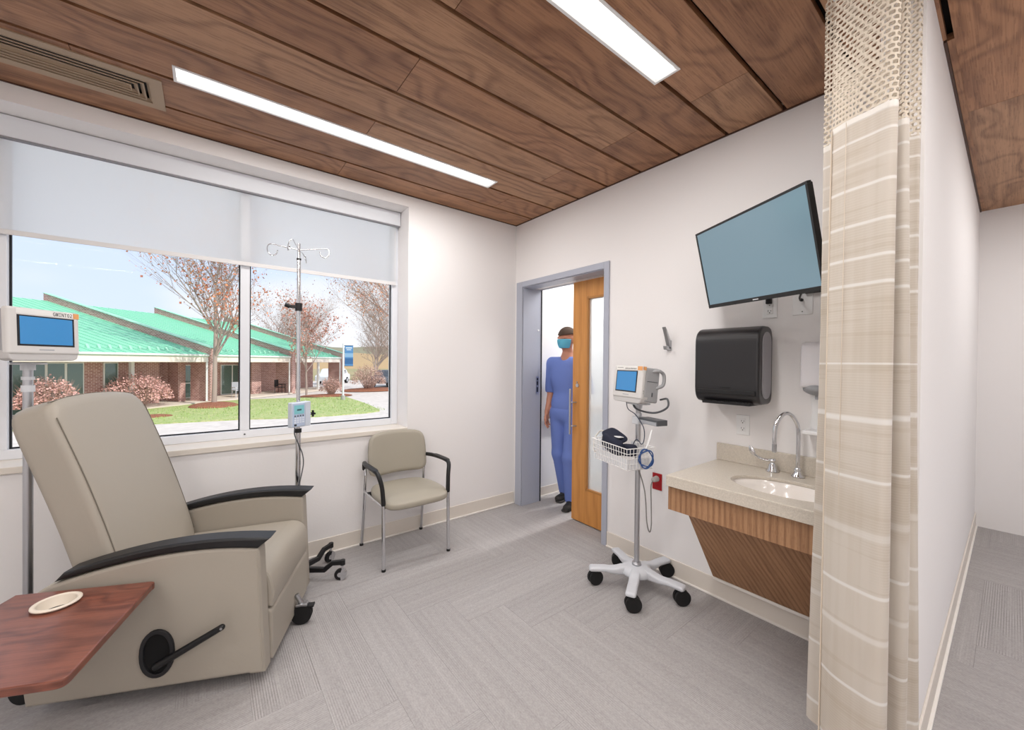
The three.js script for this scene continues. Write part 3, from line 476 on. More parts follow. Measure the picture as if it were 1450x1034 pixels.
{ // paper towel dispenser
  const g = thing('towel_dispenser', 'black paper towel dispenser with grey rounded end cap on the wall', 'dispenser', [0, 1.44, 2.155]);
  const prof = (dx, k) => { const s = new THREE.Shape(), x0 = -0.012, x1 = -0.205 + dx, y0 = -0.215 + k, y1 = 0.215 - k, r = 0.095 - dx; s.moveTo(x0 - 0.05, y0); s.lineTo(x1 + r * 0.7, y0); s.quadraticCurveTo(x1, y0, x1, y0 + r); s.lineTo(x1, y1 - r); s.quadraticCurveTo(x1, y1, x1 + r, y1); s.lineTo(x0 - 0.06, y1); s.quadraticCurveTo(x0, y1, x0, y1 - 0.075); s.lineTo(x0, y0 + 0.07); s.quadraticCurveTo(x0, y0, x0 - 0.05, y0); s.closePath(); return s; };
  part('cover', [extr(prof(0, 0), 0.345, 0.012, 3, 14).translate(0, 0, -0.175)], phys('#1d1c1f', 0.38, { clearcoat: 0.25, clearcoatRoughness: 0.35 }), g);
  part('base_plate', [bx(-0.02, 0, -0.14, 0.14, -0.165, 0.155, 0.003)], M.blackSoft, g);
  const st = new THREE.Shape(); const cx = -0.103, rr = 0.058; st.moveTo(cx - rr, -0.125); st.absarc(cx, -0.125, rr, Math.PI, Math.PI * 2, false); st.lineTo(cx + rr, 0.125); st.absarc(cx, 0.125, rr, 0, Math.PI, false); st.closePath();
  for (const z of [0.164, -0.182]) part('end_cap', [extr(st, 0.012, 0.004, 2, 14).translate(0, 0, z)], std('#97959a', 0.45), g, { label: 'grey stadium shaped end cap' });
  const chute = part('paper_slot', [bx(-0.2, -0.075, -0.222, -0.205, -0.13, 0.13, 0.004), bx(-0.2075, -0.195, -0.165, -0.14, -0.165, 0.155, 0.003)], M.black, g);
  part('tear_teeth', Array.from({ length: 26 }, (_, i) => cyl([-0.2, -0.2, -0.13 + i * 0.0102], [-0.2, -0.211, -0.13 + i * 0.0102], 0.004, 0.0008, 5)), M.black, chute);
  part('push_mark', [bx(-0.2085, -0.203, -0.128, -0.122, -0.03, 0.03, 0.001)], M.black, g);
}
{ // soap dispenser
  const g = thing('soap_dispenser', 'white wall soap dispenser with grey nozzle and drip tray by the curtain', 'dispenser', [0, 1.09, 2.545]);
  part('tank', [extr(curveShape([[-0.004, 0.24], [-0.10, 0.24], [-0.115, 0.24, -0.115, 0.27], [-0.108, 0.44], [-0.105, 0.47, -0.06, 0.472], [-0.004, 0.472]]), 0.13, 0.012, 3).translate(0, 0, -0.065)], std('#dcd9dc', 0.4), g);
  part('nozzle_cover', [new THREE.SphereGeometry(1, 24, 14).scale(0.058, 0.035, 0.062).translate(-0.065, 0.235, 0)], std('#96979a', 0.45), g, { label: 'grey nozzle cover' });
  part('nozzle', [cyl([-0.065, 0.18, 0], [-0.065, 0.21, 0], 0.012)], M.grey, g);
  part('back_column', [extr(curveShape([[-0.04, 0.02], [0.04, 0.02], [0.03, 0.1, 0.04, 0.24], [-0.04, 0.24], [-0.03, 0.1, -0.04, 0.02]]), 0.03, 0.004).rotateY(-Math.PI / 2).translate(-0.002, 0, 0)], M.white, g);
  part('drip_tray', [bx(-0.11, 0, 0.0, 0.022, -0.055, 0.055, 0.008)], M.white, g);
}
{ // robe hook
  const g = thing('robe_hook', 'small stainless steel double robe hook on the sink wall', 'hook', [0, 1.575, 1.70]);
  part('wall_flange', [bx(-0.006, 0, -0.04, 0.03, -0.016, 0.016, 0.003)], M.steel, g);
  part('upper_prong', [extr(curveShape([[-0.004, -0.02], [-0.02, -0.01], [-0.065, 0.095], [-0.078, 0.115], [-0.07, 0.118], [-0.055, 0.1], [-0.012, 0.03], [-0.004, 0.03]]), 0.026, 0.003).translate(0, 0, -0.013)], M.steel, g);
  part('lower_prong', [extr(curveShape([[-0.004, -0.01], [-0.03, -0.018], [-0.05, -0.03], [-0.055, -0.012], [-0.048, -0.012], [-0.042, -0.022], [-0.025, -0.03], [-0.004, -0.04]]), 0.026, 0.003).translate(0, 0, -0.013)], M.steel, g);
}

/* ---------- vital signs monitors on roll stands ---------- */
const label = (w, h, px, py, draw) => { const c = document.createElement('canvas'); c.width = px; c.height = py; draw(c.getContext('2d'), px, py); const t = new THREE.CanvasTexture(c); t.colorSpace = THREE.SRGBColorSpace; return t; };
function plate(x0, x1, y0, y1, z) { const g = new THREE.PlaneGeometry(x1 - x0, y1 - y0).translate((x0 + x1) / 2, (y0 + y1) / 2, z); return g; }
function monitor(text, pos, turn, tilt, lab, edge = 0.1) {
  const g = thing('vitals_monitor', lab, 'monitor', pos, turn); g.rotation.set(tilt, turn, 0, 'YXZ');
  const shell = std('#d8d5d2', 0.5), side = std('#a4a4a6', 0.55), w = 0.145;
  part('bezel', [bx(-w, w, 0.028, 0.235, 0.03, 0.062, 0.012)], shell, g);
  part('chin', [extr(curveShape([[-w, 0.045], [w, 0.045], [w - 0.008, 0.012], [w - 0.016, 0.0, w - 0.04, 0.0], [-w + 0.04, 0.0], [-w + 0.016, 0.0, -w + 0.008, 0.012]]), 0.05, 0.004).translate(0, 0, 0.006)], std('#c6c3c1', 0.5), g);
  part('housing', [bx(-w + 0.008, w - 0.004, 0.012, 0.226, -0.075, 0.034, 0.012)], side, g, { label: 'grey rear housing' });
  part('grip', tube([[w - 0.012, 0.205, -0.02], [w + 0.006, 0.212, -0.055], [w + 0.008, 0.19, -0.092], [w + 0.006, 0.13, -0.095], [w - 0.008, 0.105, -0.06]], 0.0105, 40, 10), side, g);
  part('side_port', [bx(w - 0.005, w - 0.002, 0.05, 0.075, -0.03, -0.022), bx(w - 0.003, w, 0.06, 0.085, 0.04, 0.05, 0.001), bx(w - 0.005, w - 0.0025, 0.14, 0.143, -0.06, 0.02)], M.darkGrey, g);
  const s = part('screen_border', [bx(-0.112, edge, 0.066, 0.202, 0.0615, 0.0635, 0.0008)], std('#0e1016', 0.3), g);
  part('screen', [bx(-0.103, edge - 0.009, 0.074, 0.196, 0.063, 0.0642)], phys('#1d5e8e', 0.15, { emissive: '#3f85bb', emissiveIntensity: 0.62 }), s, { label: 'plain blue screen' });
  const t = label(0.2, 0.024, 512, 64, (c, W, Hh) => { c.fillStyle = '#eceae6'; c.fillRect(0, 0, W, Hh); c.fillStyle = '#26262a'; if (text) { c.font = 'bold 64px monospace'; c.fillText(text, 318, 56, 188); } else { const r = rng(3); for (let i = 0; i < 14; i++) c.fillRect(16 + i * 11, 20 + r() * 3, 6, 11); for (let i = 0; i < 9; i++) { c.fillRect(220 + i * 30, 28, 18, 8 + r() * 4); c.fillRect(222 + i * 30, 42 + r() * 4, 20, 7); c.fillRect(220 + i * 30 + r() * 12, 28, 6, 26); } } });
  part('asset_label', [plate(-0.115, edge - 0.004, 0.207, 0.229, 0.0628)], std('#ffffff', 0.6, { map: t }), g, { keepUV: true, label: 'white sticker with dark lettering' });
  part('orange_sticker', [bx(edge - 0.002, 0.141, 0.205, 0.23, 0.0618, 0.0632), bx(w - 0.0005, w + 0.0006, 0.208, 0.229, 0.035, 0.058)], std('#e5a468', 0.6), g, { label: 'orange sticker' });
  part('maker_mark', [bx(-0.03, 0.03, 0.047, 0.052, 0.0618, 0.0626)], M.grey, g);
  return g;
}
function rollStand(pos, turn, top, lab) {
  const g = thing('roll_stand', lab, 'stand', pos, turn), shell = std('#cfd1d6', 0.45);
  part('base', [lathe([[0, 0.09], [0.085, 0.09], [0.1, 0.105], [0.085, 0.135], [0.05, 0.148], [0, 0.15]], 30)], shell, g);
  for (let i = 0; i < 5; i++) {
    const t = 0.14 + turn + i * Math.PI * 2 / 5;
    const shp = curveShape([[0.03, 0.148], [0.1, 0.138], [0.15, 0.118, 0.2, 0.126], [0.285, 0.122], [0.305, 0.12, 0.302, 0.1], [0.29, 0.092], [0.2, 0.096], [0.14, 0.08, 0.03, 0.088]]);
    const leg = part('leg', [extr(shp, 0.062, 0.014, 3, 8).translate(0, 0, -0.031).rotateY(-t)], shell, g);
    const spin = 0.6 + i * 1.1, cx = 0.272 * Math.cos(t), cz = 0.272 * Math.sin(t), wheel = (o) => new THREE.CylinderGeometry(0.047, 0.047, 0.017, 24).rotateX(Math.PI / 2).translate(0.012, 0.047, o).rotateY([-0.75, -0.6, -0.7, -0.35, -0.9][i] - turn).translate(cx, 0, cz);
    const k = part('caster', [wheel(-0.0125), wheel(0.0125)], M.rubber, leg);
    part('caster_stem', [cyl([cx, 0.06, cz], [cx, 0.1, cz], 0.009)], M.blackSoft, k);
  }
  part('collar', [lathe([[0.0, 0.145], [0.03, 0.147], [0.03, 0.156], [0.024, 0.168], [0, 0.168]], 24)], M.brushed, g);
  part('pole', [cyl([0, 0.15, 0], [0, top, 0], 0.0165, 0.0165, 24)], M.brushed, g);
  part('mount_plate', [bx(-0.055, 0.055, top - 0.004, top + 0.006, -0.05, 0.05, 0.003), cyl([0, top - 0.03, 0], [0, top, 0], 0.024)], M.paleGrey, g); part('pole_ring', [cyl([0, top - 0.075, 0], [0, top - 0.06, 0], 0.021)], M.paleGrey, g); part('pole_ring', [cyl([0, top - 0.13, 0], [0, top - 0.1, 0], 0.022)], M.paleGrey, g);
  return g;
}
{
  const TH = -1.875, c = Math.cos(TH), s = Math.sin(TH), W = (x, y, z) => [-0.31 + x * c + z * s, y, 1.67 - x * s + z * c];
  const st = rollStand([-0.31, 0, 1.67], TH, 1.185, 'pale grey five legged roll stand with a wire basket by the sink');
  // side shelf behind the pole
  part('clamp_block', [bx(-0.03, 0.03, 1.055, 1.105, -0.03, 0.028, 0.006)], M.paleGrey, st);
  part('accessory_shelf', [bx(0.02, 0.19, 1.068, 1.092, -0.05, 0.02, 0.004)], M.grey, st);
  part('shelf_lip', [bx(0.03, 0.2, 1.092, 1.104, -0.055, 0.022, 0.003), bx(0.19, 0.2, 1.07, 1.1, -0.055, 0.022, 0.003)], M.darkGrey, st);
  // wire basket
  const wires = [], bw = 0.185, y0 = 0.815, y1 = 0.945, z0 = 0.03, z1 = 0.225, r = 0.0019;
  const loop = (k, y, rad) => bend([[-bw * k, y, z0], [bw * k, y, z0], [bw * k, y, z1 * k + (1 - k) * z0], [-bw * k, y, z1 * k + (1 - k) * z0], [-bw * k, y, z0]], rad, 6);
  wires.push(loop(1, y1, 0.003), loop(0.985, 0.915, r), loop(0.97, 0.885, r), loop(0.95, 0.852, r), loop(0.92, y0, r));
  for (let i = 0; i <= 14; i++) { const x = -bw + i * bw / 7; wires.push(cyl([x, y1, z1], [x * 0.92, y0, z1 * 0.94], r, r, 6), cyl([x, y1, z0], [x * 0.92, y0, z0], r, r, 6), cyl([x * 0.92, y0, z0], [x * 0.92, y0, z1 * 0.94], r, r, 6)); }
  for (let i = 1; i < 8; i++) { const z = lerp(z0, z1, i / 8); for (const q of [-1, 1]) wires.push(cyl([bw * q, y1, z], [bw * q * 0.92, y0, z * 0.96], r, r, 6)); wires.push(cyl([-bw * 0.92, y0, z * 0.95], [bw * 0.92, y0, z * 0.95], r, r, 6)); }
  part('wire_basket', wires, M.whiteGloss, st, { label: 'white wire basket' });
  part('basket_liner', [bx(-bw * 0.9, bw * 0.9, y0 + 0.003, y0 + 0.062, z1 * 0.9 - 0.004, z1 * 0.9), bx(bw * 0.88, bw * 0.88 + 0.003, y0 + 0.003, y0 + 0.062, z0 + 0.01, z1 * 0.9)], std('#e6e6e8', 0.6), st);
  part('basket_bracket', [bx(-0.03, 0.03, 0.86, 0.94, -0.024, 0.034, 0.004)], M.paleGrey, st);
  monitor('', [-0.335, 1.192, 1.645], TH, -0.1, 'small white patient monitor with blue screen on the roll stand by the sink');
  const cuffM = std('#1b2033', 0.85), cuff = thing('pressure_cuff', 'folded navy blood pressure cuff lying in the wire basket', 'cuff', [-0.31, 0, 1.67], TH);
  part('sleeve', [pillow(0.19, 0.10, 0.06, 4, 10, 8, 6).rotateZ(-0.25).translate(-0.05, 0.925, 0.16), pillow(0.15, 0.075, 0.06, 4, 8, 6, 6).rotateZ(0.15).translate(0.03, 0.90, 0.10), pillow(0.17, 0.02, 0.11, 4, 8, 4, 8).rotateZ(-0.35).rotateX(0.3).translate(-0.07, 0.972, 0.13)], cuffM, cuff);
  part('tag', [bx(-0.07, 0.0, 0.973, 0.976, 0.11, 0.15)], M.white, cuff);
  const hose = part('cuff_hose', tube([W(0.12, 1.22, -0.07), W(0.19, 1.23, -0.06), W(0.2, 1.18, -0.05), W(0.12, 1.14, -0.02), W(0.02, 1.155, 0.03), W(-0.05, 1.2, 0.01)], 0.006, 50, 8), M.darkGrey); tag(hose, 'grey hose looping under the small patient monitor by the sink', 'hose');
  const lead = part('sensor_lead', tube([W(-0.1, 1.2, 0.02), W(-0.04, 1.15, 0.05), W(0.03, 1.12, 0.045), W(0.1, 1.05, 0.04), W(0.12, 0.985, 0.05), W(0.11, 0.95, 0.06), W(0.06, 0.97, 0.06), W(0.03, 0.92, 0.07)], 0.0028, 60, 6), std('#30364a', 0.6)); tag(lead, 'thin dark sensor lead hanging from the small patient monitor', 'cable');
  const coilP = []; for (let i = 0; i < 90; i++) { const t = i / 89 * Math.PI * 2 * 4, q = 0.043 + 0.006 * Math.sin(i * 0.7); { const o = W(0.2, 0, 0.10), e = q * 0.85 * Math.cos(t), f = 0.01 * Math.sin(t * 1.07); coilP.push([o[0] + 0.788 * e - 0.6 * f, 0.885 + q * 1.2 * Math.sin(t), o[2] + 0.616 * e + 0.79 * f]); } }
  const coil = thing('coiled_tubing', 'coil of blue tubing hanging on the end of the wire basket', 'tubing'); part('coil', tube(coilP, 0.0035, 320, 6), std('#2c4f86', 0.5), coil); part('tie', tube([W(0.195, 0.935, 0.10), W(0.18, 0.985, 0.07), W(0.165, 1.05, 0.03), W(0.19, 0.985, 0.07), W(0.198, 0.935, 0.105)], 0.0025, 30, 6), M.white, coil);
  const hose2 = part('cuff_tube', tube([W(-0.17, 0.86, 0.2), W(-0.205, 0.86, 0.2), W(-0.225, 0.93, 0.18), W(-0.2, 0.985, 0.15), W(-0.14, 0.98, 0.13), W(-0.1, 0.96, 0.13)], 0.005, 40, 8), std('#d9d4cc', 0.5)); tag(hose2, 'pale tube curling over the end of the wire basket', 'tubing');
  const cord = thing('power_cord', 'grey power cord looping from the roll stand to the red outlet', 'cord');
  part('cable', tube([W(0.02, 0.80, 0.02), [-0.275, 0.62, 1.70], [-0.255, 0.42, 1.705], [-0.20, 0.335, 1.69], [-0.14, 0.36, 1.665], [-0.105, 0.48, 1.64], [-0.085, 0.60, 1.625], [-0.05, 0.636, 1.621]], 0.0038, 60, 8), std('#8d8a86', 0.6), cord);
  part('plug', [cyl([-0.05, 0.637, 1.621], [-0.0095, 0.637, 1.621], 0.017, 0.021), ball([-0.05, 0.637, 1.621], 0.016)], std('#b9b6b2', 0.5), cord);
}
{
  rollStand([-3.155, 0, 0.335], 0.3, 1.417, 'pale grey roll stand behind the recliner back');
  monitor('GMINT02', [-3.13, 1.43, 0.375], 0.95, -0.03, 'small white patient monitor lettered GMINT02 beside the window behind the recliner', 0.118);
}

/* ---------- sliding door ---------- */
{
  const d = structure('door_1', 'honey maple sliding door with a tall frosted glass lite, half open');
  const tex = woodTex(1024, 512, 1.6, 0.6, [208, 146, 78], [178, 116, 56], { along: 'v', rings: 6, wob: 0.25, seed: 5, pore: 0.15 }), m = std('#ffffff', 0.4, { map: tex });
  const x0 = 0.158, x1 = 0.203, z0 = 0.655, z1 = 1.72, g0 = 0.825, g1 = 1.42, y0 = 0.012, y1 = 2.18;
  part('stile', [bx(x0, x1, y0, y1, z0, g0, 0.002)], m, d); part('stile', [bx(x0, x1, y0, y1, g1, z1, 0.002)], m, d, { ox: 0.4 });
  part('rail', [bx(x0, x1, 2.025, y1, g0, g1)], m, d, { ox: 0.7 }); part('rail', [bx(x0, x1, y0, 0.315, g0, g1)], m, d, { ox: 0.2 });
  part('glazing_bead', [bx(x0 - 0.003, x1 + 0.003, 0.305, 2.035, g0 - 0.004, g0 + 0.01, 0.002), bx(x0 - 0.003, x1 + 0.003, 2.012, 2.03, g0, g1), bx(x0 - 0.003, x1 + 0.003, 0.31, 0.326, g0, g1)], std('#b47c40', 0.45), d);
  part('frosted_pane', [bx(0.176, 0.184, 0.315, 2.025, g0, g1)], phys('#f4f7f8', 0.5, { transmission: 0.85, thickness: 0 }), d);
  const k = part('pull_handle', bend([[x0 - 0.05, 0.80, 0.672], [x0 - 0.05, 1.20, 0.672]], 0.0095, 14), M.brushed, d);
  for (const y of [0.87, 1.085]) part('standoff', [cyl([x0, y, 0.705], [x0 - 0.03, y, 0.69], 0.006), cyl([x0 - 0.03, y, 0.69], [x0 - 0.05, y, 0.672], 0.006)], M.brushed, k);
  part('lock_cylinder', [cyl([x0 - 0.006, 1.24, 0.715], [x0, 1.24, 0.715], 0.017), bx(x0 - 0.012, x0 - 0.004, 1.262, 1.275, 0.709, 0.721, 0.002)], M.brushed, d);
  const c = structure('trim_2', 'pale wood handrail on the corridor wall'); part('rail', [bx(0.4, 2.9, 0.84, 0.93, 0.065, 0.095, 0.012)], std('#cdb6a6', 0.5), c); part('bracket', [0.6, 1.4, 2.2].map((x) => bx(x - 0.03, x + 0.03, 0.86, 0.9, 0.03, 0.07)), M.paleGrey, c);
}

/* ---------- privacy curtain ---------- */
{
  const g = thing('privacy_curtain', 'cream striped privacy curtain with an open mesh top, gathered at the wall end', 'curtain', [-0.68, 0, 2.84]);
  const hm = 2.25, plan = [[-0.798, 2.760], [-0.822, 2.80], [-0.842, 2.86], [-0.856, 2.915], [-0.838, 2.930], [-0.79, 2.90], [-0.735, 2.82], [-0.70, 2.74], [-0.685, 2.705], [-0.668, 2.715], [-0.665, 2.79], [-0.69, 2.875], [-0.705, 2.922], [-0.685, 2.932], [-0.645, 2.90], [-0.60, 2.885], [-0.565, 2.925], [-0.558, 2.942], [-0.535, 2.944], [-0.515, 2.915]].map(([x, z]) => V3(x + 0.68, 0, z - 2.84));
  const curve = new THREE.CatmullRomCurve3(plan, false, 'centripetal'), N = 170, pts = curve.getSpacedPoints(N), Lc = curve.getLength();
  const sheet = (yA, yB, rows, flare) => {
    const pos = [], uv = [], idx = [];
    for (let j = 0; j <= rows; j++) for (let i = 0; i <= N; i++) {
      const y = lerp(yA, yB, j / rows), s = i / N, low = 1 - y / 2.5, p = pts[i], q = pts[Math.min(N, i + 1)], o = pts[Math.max(0, i - 1)], t = q.clone().sub(o).normalize();
      const w = flare * low * (0.012 * Math.sin(s * 9 + 1.3 * y) + 0.006 * Math.sin(s * 23 - 2 * y)), k = 1 + 0.10 * flare * low;
      pos.push(p.x * k - t.z * w - 0.03 * low * flare * (1 - s), y, p.z * (1 + 0.05 * flare * low) + t.x * w - 0.012 * low * flare * Math.sin(s * 6.3)); uv.push(s * Lc, y);
    }
    for (let j = 0; j < rows; j++) for (let i = 0; i < N; i++) { const a = j * (N + 1) + i; idx.push(a, a + 1, a + N + 2, a, a + N + 2, a + N + 1); }
    const q = new THREE.BufferGeometry(); q.setAttribute('position', new THREE.Float32BufferAttribute(pos, 3)); q.setAttribute('uv', new THREE.Float32BufferAttribute(uv, 2)); q.setIndex(idx); q.computeVertexNormals(); return q;
  };
  const bands = [[2.24, 0.012], [2.176, 0.010], [2.098, 0.012, 0.4], [2.02, 0.012], [1.90, 0.012], [1.79, 0.012], [1.705, 0.013], [1.45, 0.008], [1.272, 0.022], [1.085, 0.012], [0.915, 0.03, 0.5], [0.735, 0.013], [0.6, 0.02, 0.6], [0.42, 0.012], [0.2, 0.014]];
  const HT = 2.4, tex = texture(512, 2048, 0.9, HT, (u, v) => {
    const y = v * HT; let k = 0; for (const [b, w, s = 1] of bands) k = Math.max(k, s * 0.85 * smooth(w * 0.62, w * 0.2, Math.abs(y - b)));
    const rib = smooth(0.40, 0.62, fbm(u, v, 2, 7, 2)) * (0.5 + 0.5 * Math.sin(y * 2 * Math.PI / 0.0085)), slub = fbm(u, v, 60, 6, 3) - 0.5, tan = smooth(0.52, 0.75, fbm(u + 0.3, v + 0.15, 3, 9, 3)), line = smooth(0.66, 0.72, fbm(u, v, 2, 160, 2));
    const c = mix3([210, 201, 190], [190, 177, 160], clamp(0.35 * tan + 0.28 * rib + 0.5 * slub + 0.25 * line)); return mix3(c, [234, 231, 227], k);
  });
  const cloth = phys('#ffffff', 0.9, { map: tex, transmission: 0.16, thickness: 0, side: THREE.DoubleSide });
  const fab = part('fabric', [sheet(0.12, hm, 44, 1)], cloth, g, { keepUV: true });
  part('top_binding', [(() => { const q = sheet(hm - 0.012, hm + 0.006, 1, 1); q.scale(1.003, 1, 1.002); return q; })()], phys('#e4dfd8', 0.9, { side: THREE.DoubleSide }), fab, { keepUV: true });
  part('side_hem', [0, 1].map((k) => { const q = []; for (let j = 0; j <= 20; j++) { const y = lerp(0.12, hm, j / 20), low = 1 - y / 2.5, i = k ? 9 : 0, p = pts[i]; q.push([p.x * (1 + 0.1 * low) - 0.0035 - 0.03 * low - (k ? 0 : 0), y, p.z * (1 + 0.05 * low) - 0.002]); } return tube(q, k ? 0.0009 : 0.0022, 40, 6); }), std('#d6c8b6', 0.9), fab);
  const net = texture(128, 128, 0.044, 0.034, (u, v) => { const row = Math.floor(v * 2), x = (u * 2 + row * 0.5) % 1, y = (v * 2) % 1; const hole = Math.pow(Math.abs(x - 0.5) / 0.38, 3) + Math.pow(Math.abs(y - 0.5) / 0.36, 3) < 1; return hole ? 0 : 255; }, true);
  part('mesh_top', [sheet(hm - 0.004, 2.80, 10, 1)], std('#d3c7b6', 0.9, { alphaMap: net, alphaTest: 0.5, side: THREE.DoubleSide }), g, { keepUV: true, label: 'open net band at the top' });
  part('ceiling_track', [bx(-0.04, 0.04, H - 0.03 - 0, H - 0.001, -0.12, 0.11, 0.003)], M.white, g);
  part('carrier', Array.from({ length: 9 }, (_, i) => { const p = pts[Math.round(i * N / 8)]; return cyl([p.x, 2.795, p.z], [p.x * 0.2, H - 0.028, clamp(p.z, -0.11, 0.1)], 0.0015, 0.0015, 6); }), M.steel, g);
}

/* ---------- person walking in through the door ---------- */
function surfaceNets(sdf, lo, hi, cell) {
  const n = [0, 1, 2].map((k) => Math.ceil((hi[k] - lo[k]) / cell) + 1), [nx, ny, nz] = n, f = new Float32Array(nx * ny * nz), id = new Int32Array(nx * ny * nz).fill(-1), pos = [], idx = [];
  const at = (i, j, k) => (k * ny + j) * nx + i;
  for (let k = 0; k < nz; k++) for (let j = 0; j < ny; j++) for (let i = 0; i < nx; i++) f[at(i, j, k)] = sdf(lo[0] + i * cell, lo[1] + j * cell, lo[2] + k * cell);
  for (let k = 0; k < nz - 1; k++) for (let j = 0; j < ny - 1; j++) for (let i = 0; i < nx - 1; i++) {
    let sx = 0, sy = 0, sz = 0, c = 0;
    const edge = (a, b, c1, d, e, g) => { const p = f[at(i + a, j + b, k + c1)], q = f[at(i + d, j + e, k + g)]; if ((p < 0) !== (q < 0)) { const t = p / (p - q); sx += a + t * (d - a); sy += b + t * (e - b); sz += c1 + t * (g - c1); c++; } };
    for (let a = 0; a < 2; a++) for (let b = 0; b < 2; b++) { edge(0, a, b, 1, a, b); edge(a, 0, b, a, 1, b); edge(a, b, 0, a, b, 1); }
    if (c) { id[at(i, j, k)] = pos.length / 3; pos.push(lo[0] + (i + sx / c) * cell, lo[1] + (j + sy / c) * cell, lo[2] + (k + sz / c) * cell); }
  }
  for (let k = 1; k < nz - 1; k++) for (let j = 1; j < ny - 1; j++) for (let i = 1; i < nx - 1; i++) {
    const s = f[at(i, j, k)] < 0, quad = (a, b, c, d, flip) => { if (a < 0 || b < 0 || c < 0 || d < 0) return; flip ? idx.push(a, c, b, b, c, d) : idx.push(a, b, c, b, d, c); };
    if (s !== (f[at(i + 1, j, k)] < 0)) quad(id[at(i, j - 1, k - 1)], id[at(i, j, k - 1)], id[at(i, j - 1, k)], id[at(i, j, k)], !s);
    if (s !== (f[at(i, j + 1, k)] < 0)) quad(id[at(i - 1, j, k - 1)], id[at(i, j, k - 1)], id[at(i - 1, j, k)], id[at(i, j, k)], s);
    if (s !== (f[at(i, j, k + 1)] < 0)) quad(id[at(i - 1, j - 1, k)], id[at(i, j - 1, k)], id[at(i - 1, j, k)], id[at(i, j, k)], !s);
  }
  const g = new THREE.BufferGeometry(); g.setAttribute('position', new THREE.Float32BufferAttribute(pos, 3)); g.setIndex(idx); g.computeVertexNormals(); return g;
}
const cap = (a, b, r1, r2) => { const dx = b[0] - a[0], dy = b[1] - a[1], dz = b[2] - a[2], L = dx * dx + dy * dy + dz * dz; return (x, y, z) => { const t = clamp(((x - a[0]) * dx + (y - a[1]) * dy + (z - a[2]) * dz) / L), px = x - a[0] - dx * t, py = y - a[1] - dy * t, pz = z - a[2] - dz * t; return Math.sqrt(px * px + py * py + pz * pz) - lerp(r1, r2, t); }; };
const ell = (c, r) => (x, y, z) => { const a = (x - c[0]) / r[0], b = (y - c[1]) / r[1], d = (z - c[2]) / r[2], k = Math.sqrt(a * a + b * b + d * d); return (k - 1) * Math.min(r[0], r[1], r[2]); };
const smin = (a, b, k) => { const h = Math.max(k - Math.abs(a - b), 0) / k; return Math.min(a, b) - h * h * k * 0.25; };
const uni = (list, k) => (x, y, z) => { let d = 1e9; for (const q of list) { const v = q(x, y, z); d = d > 1e8 ? v : smin(d, v, k); } return d; };
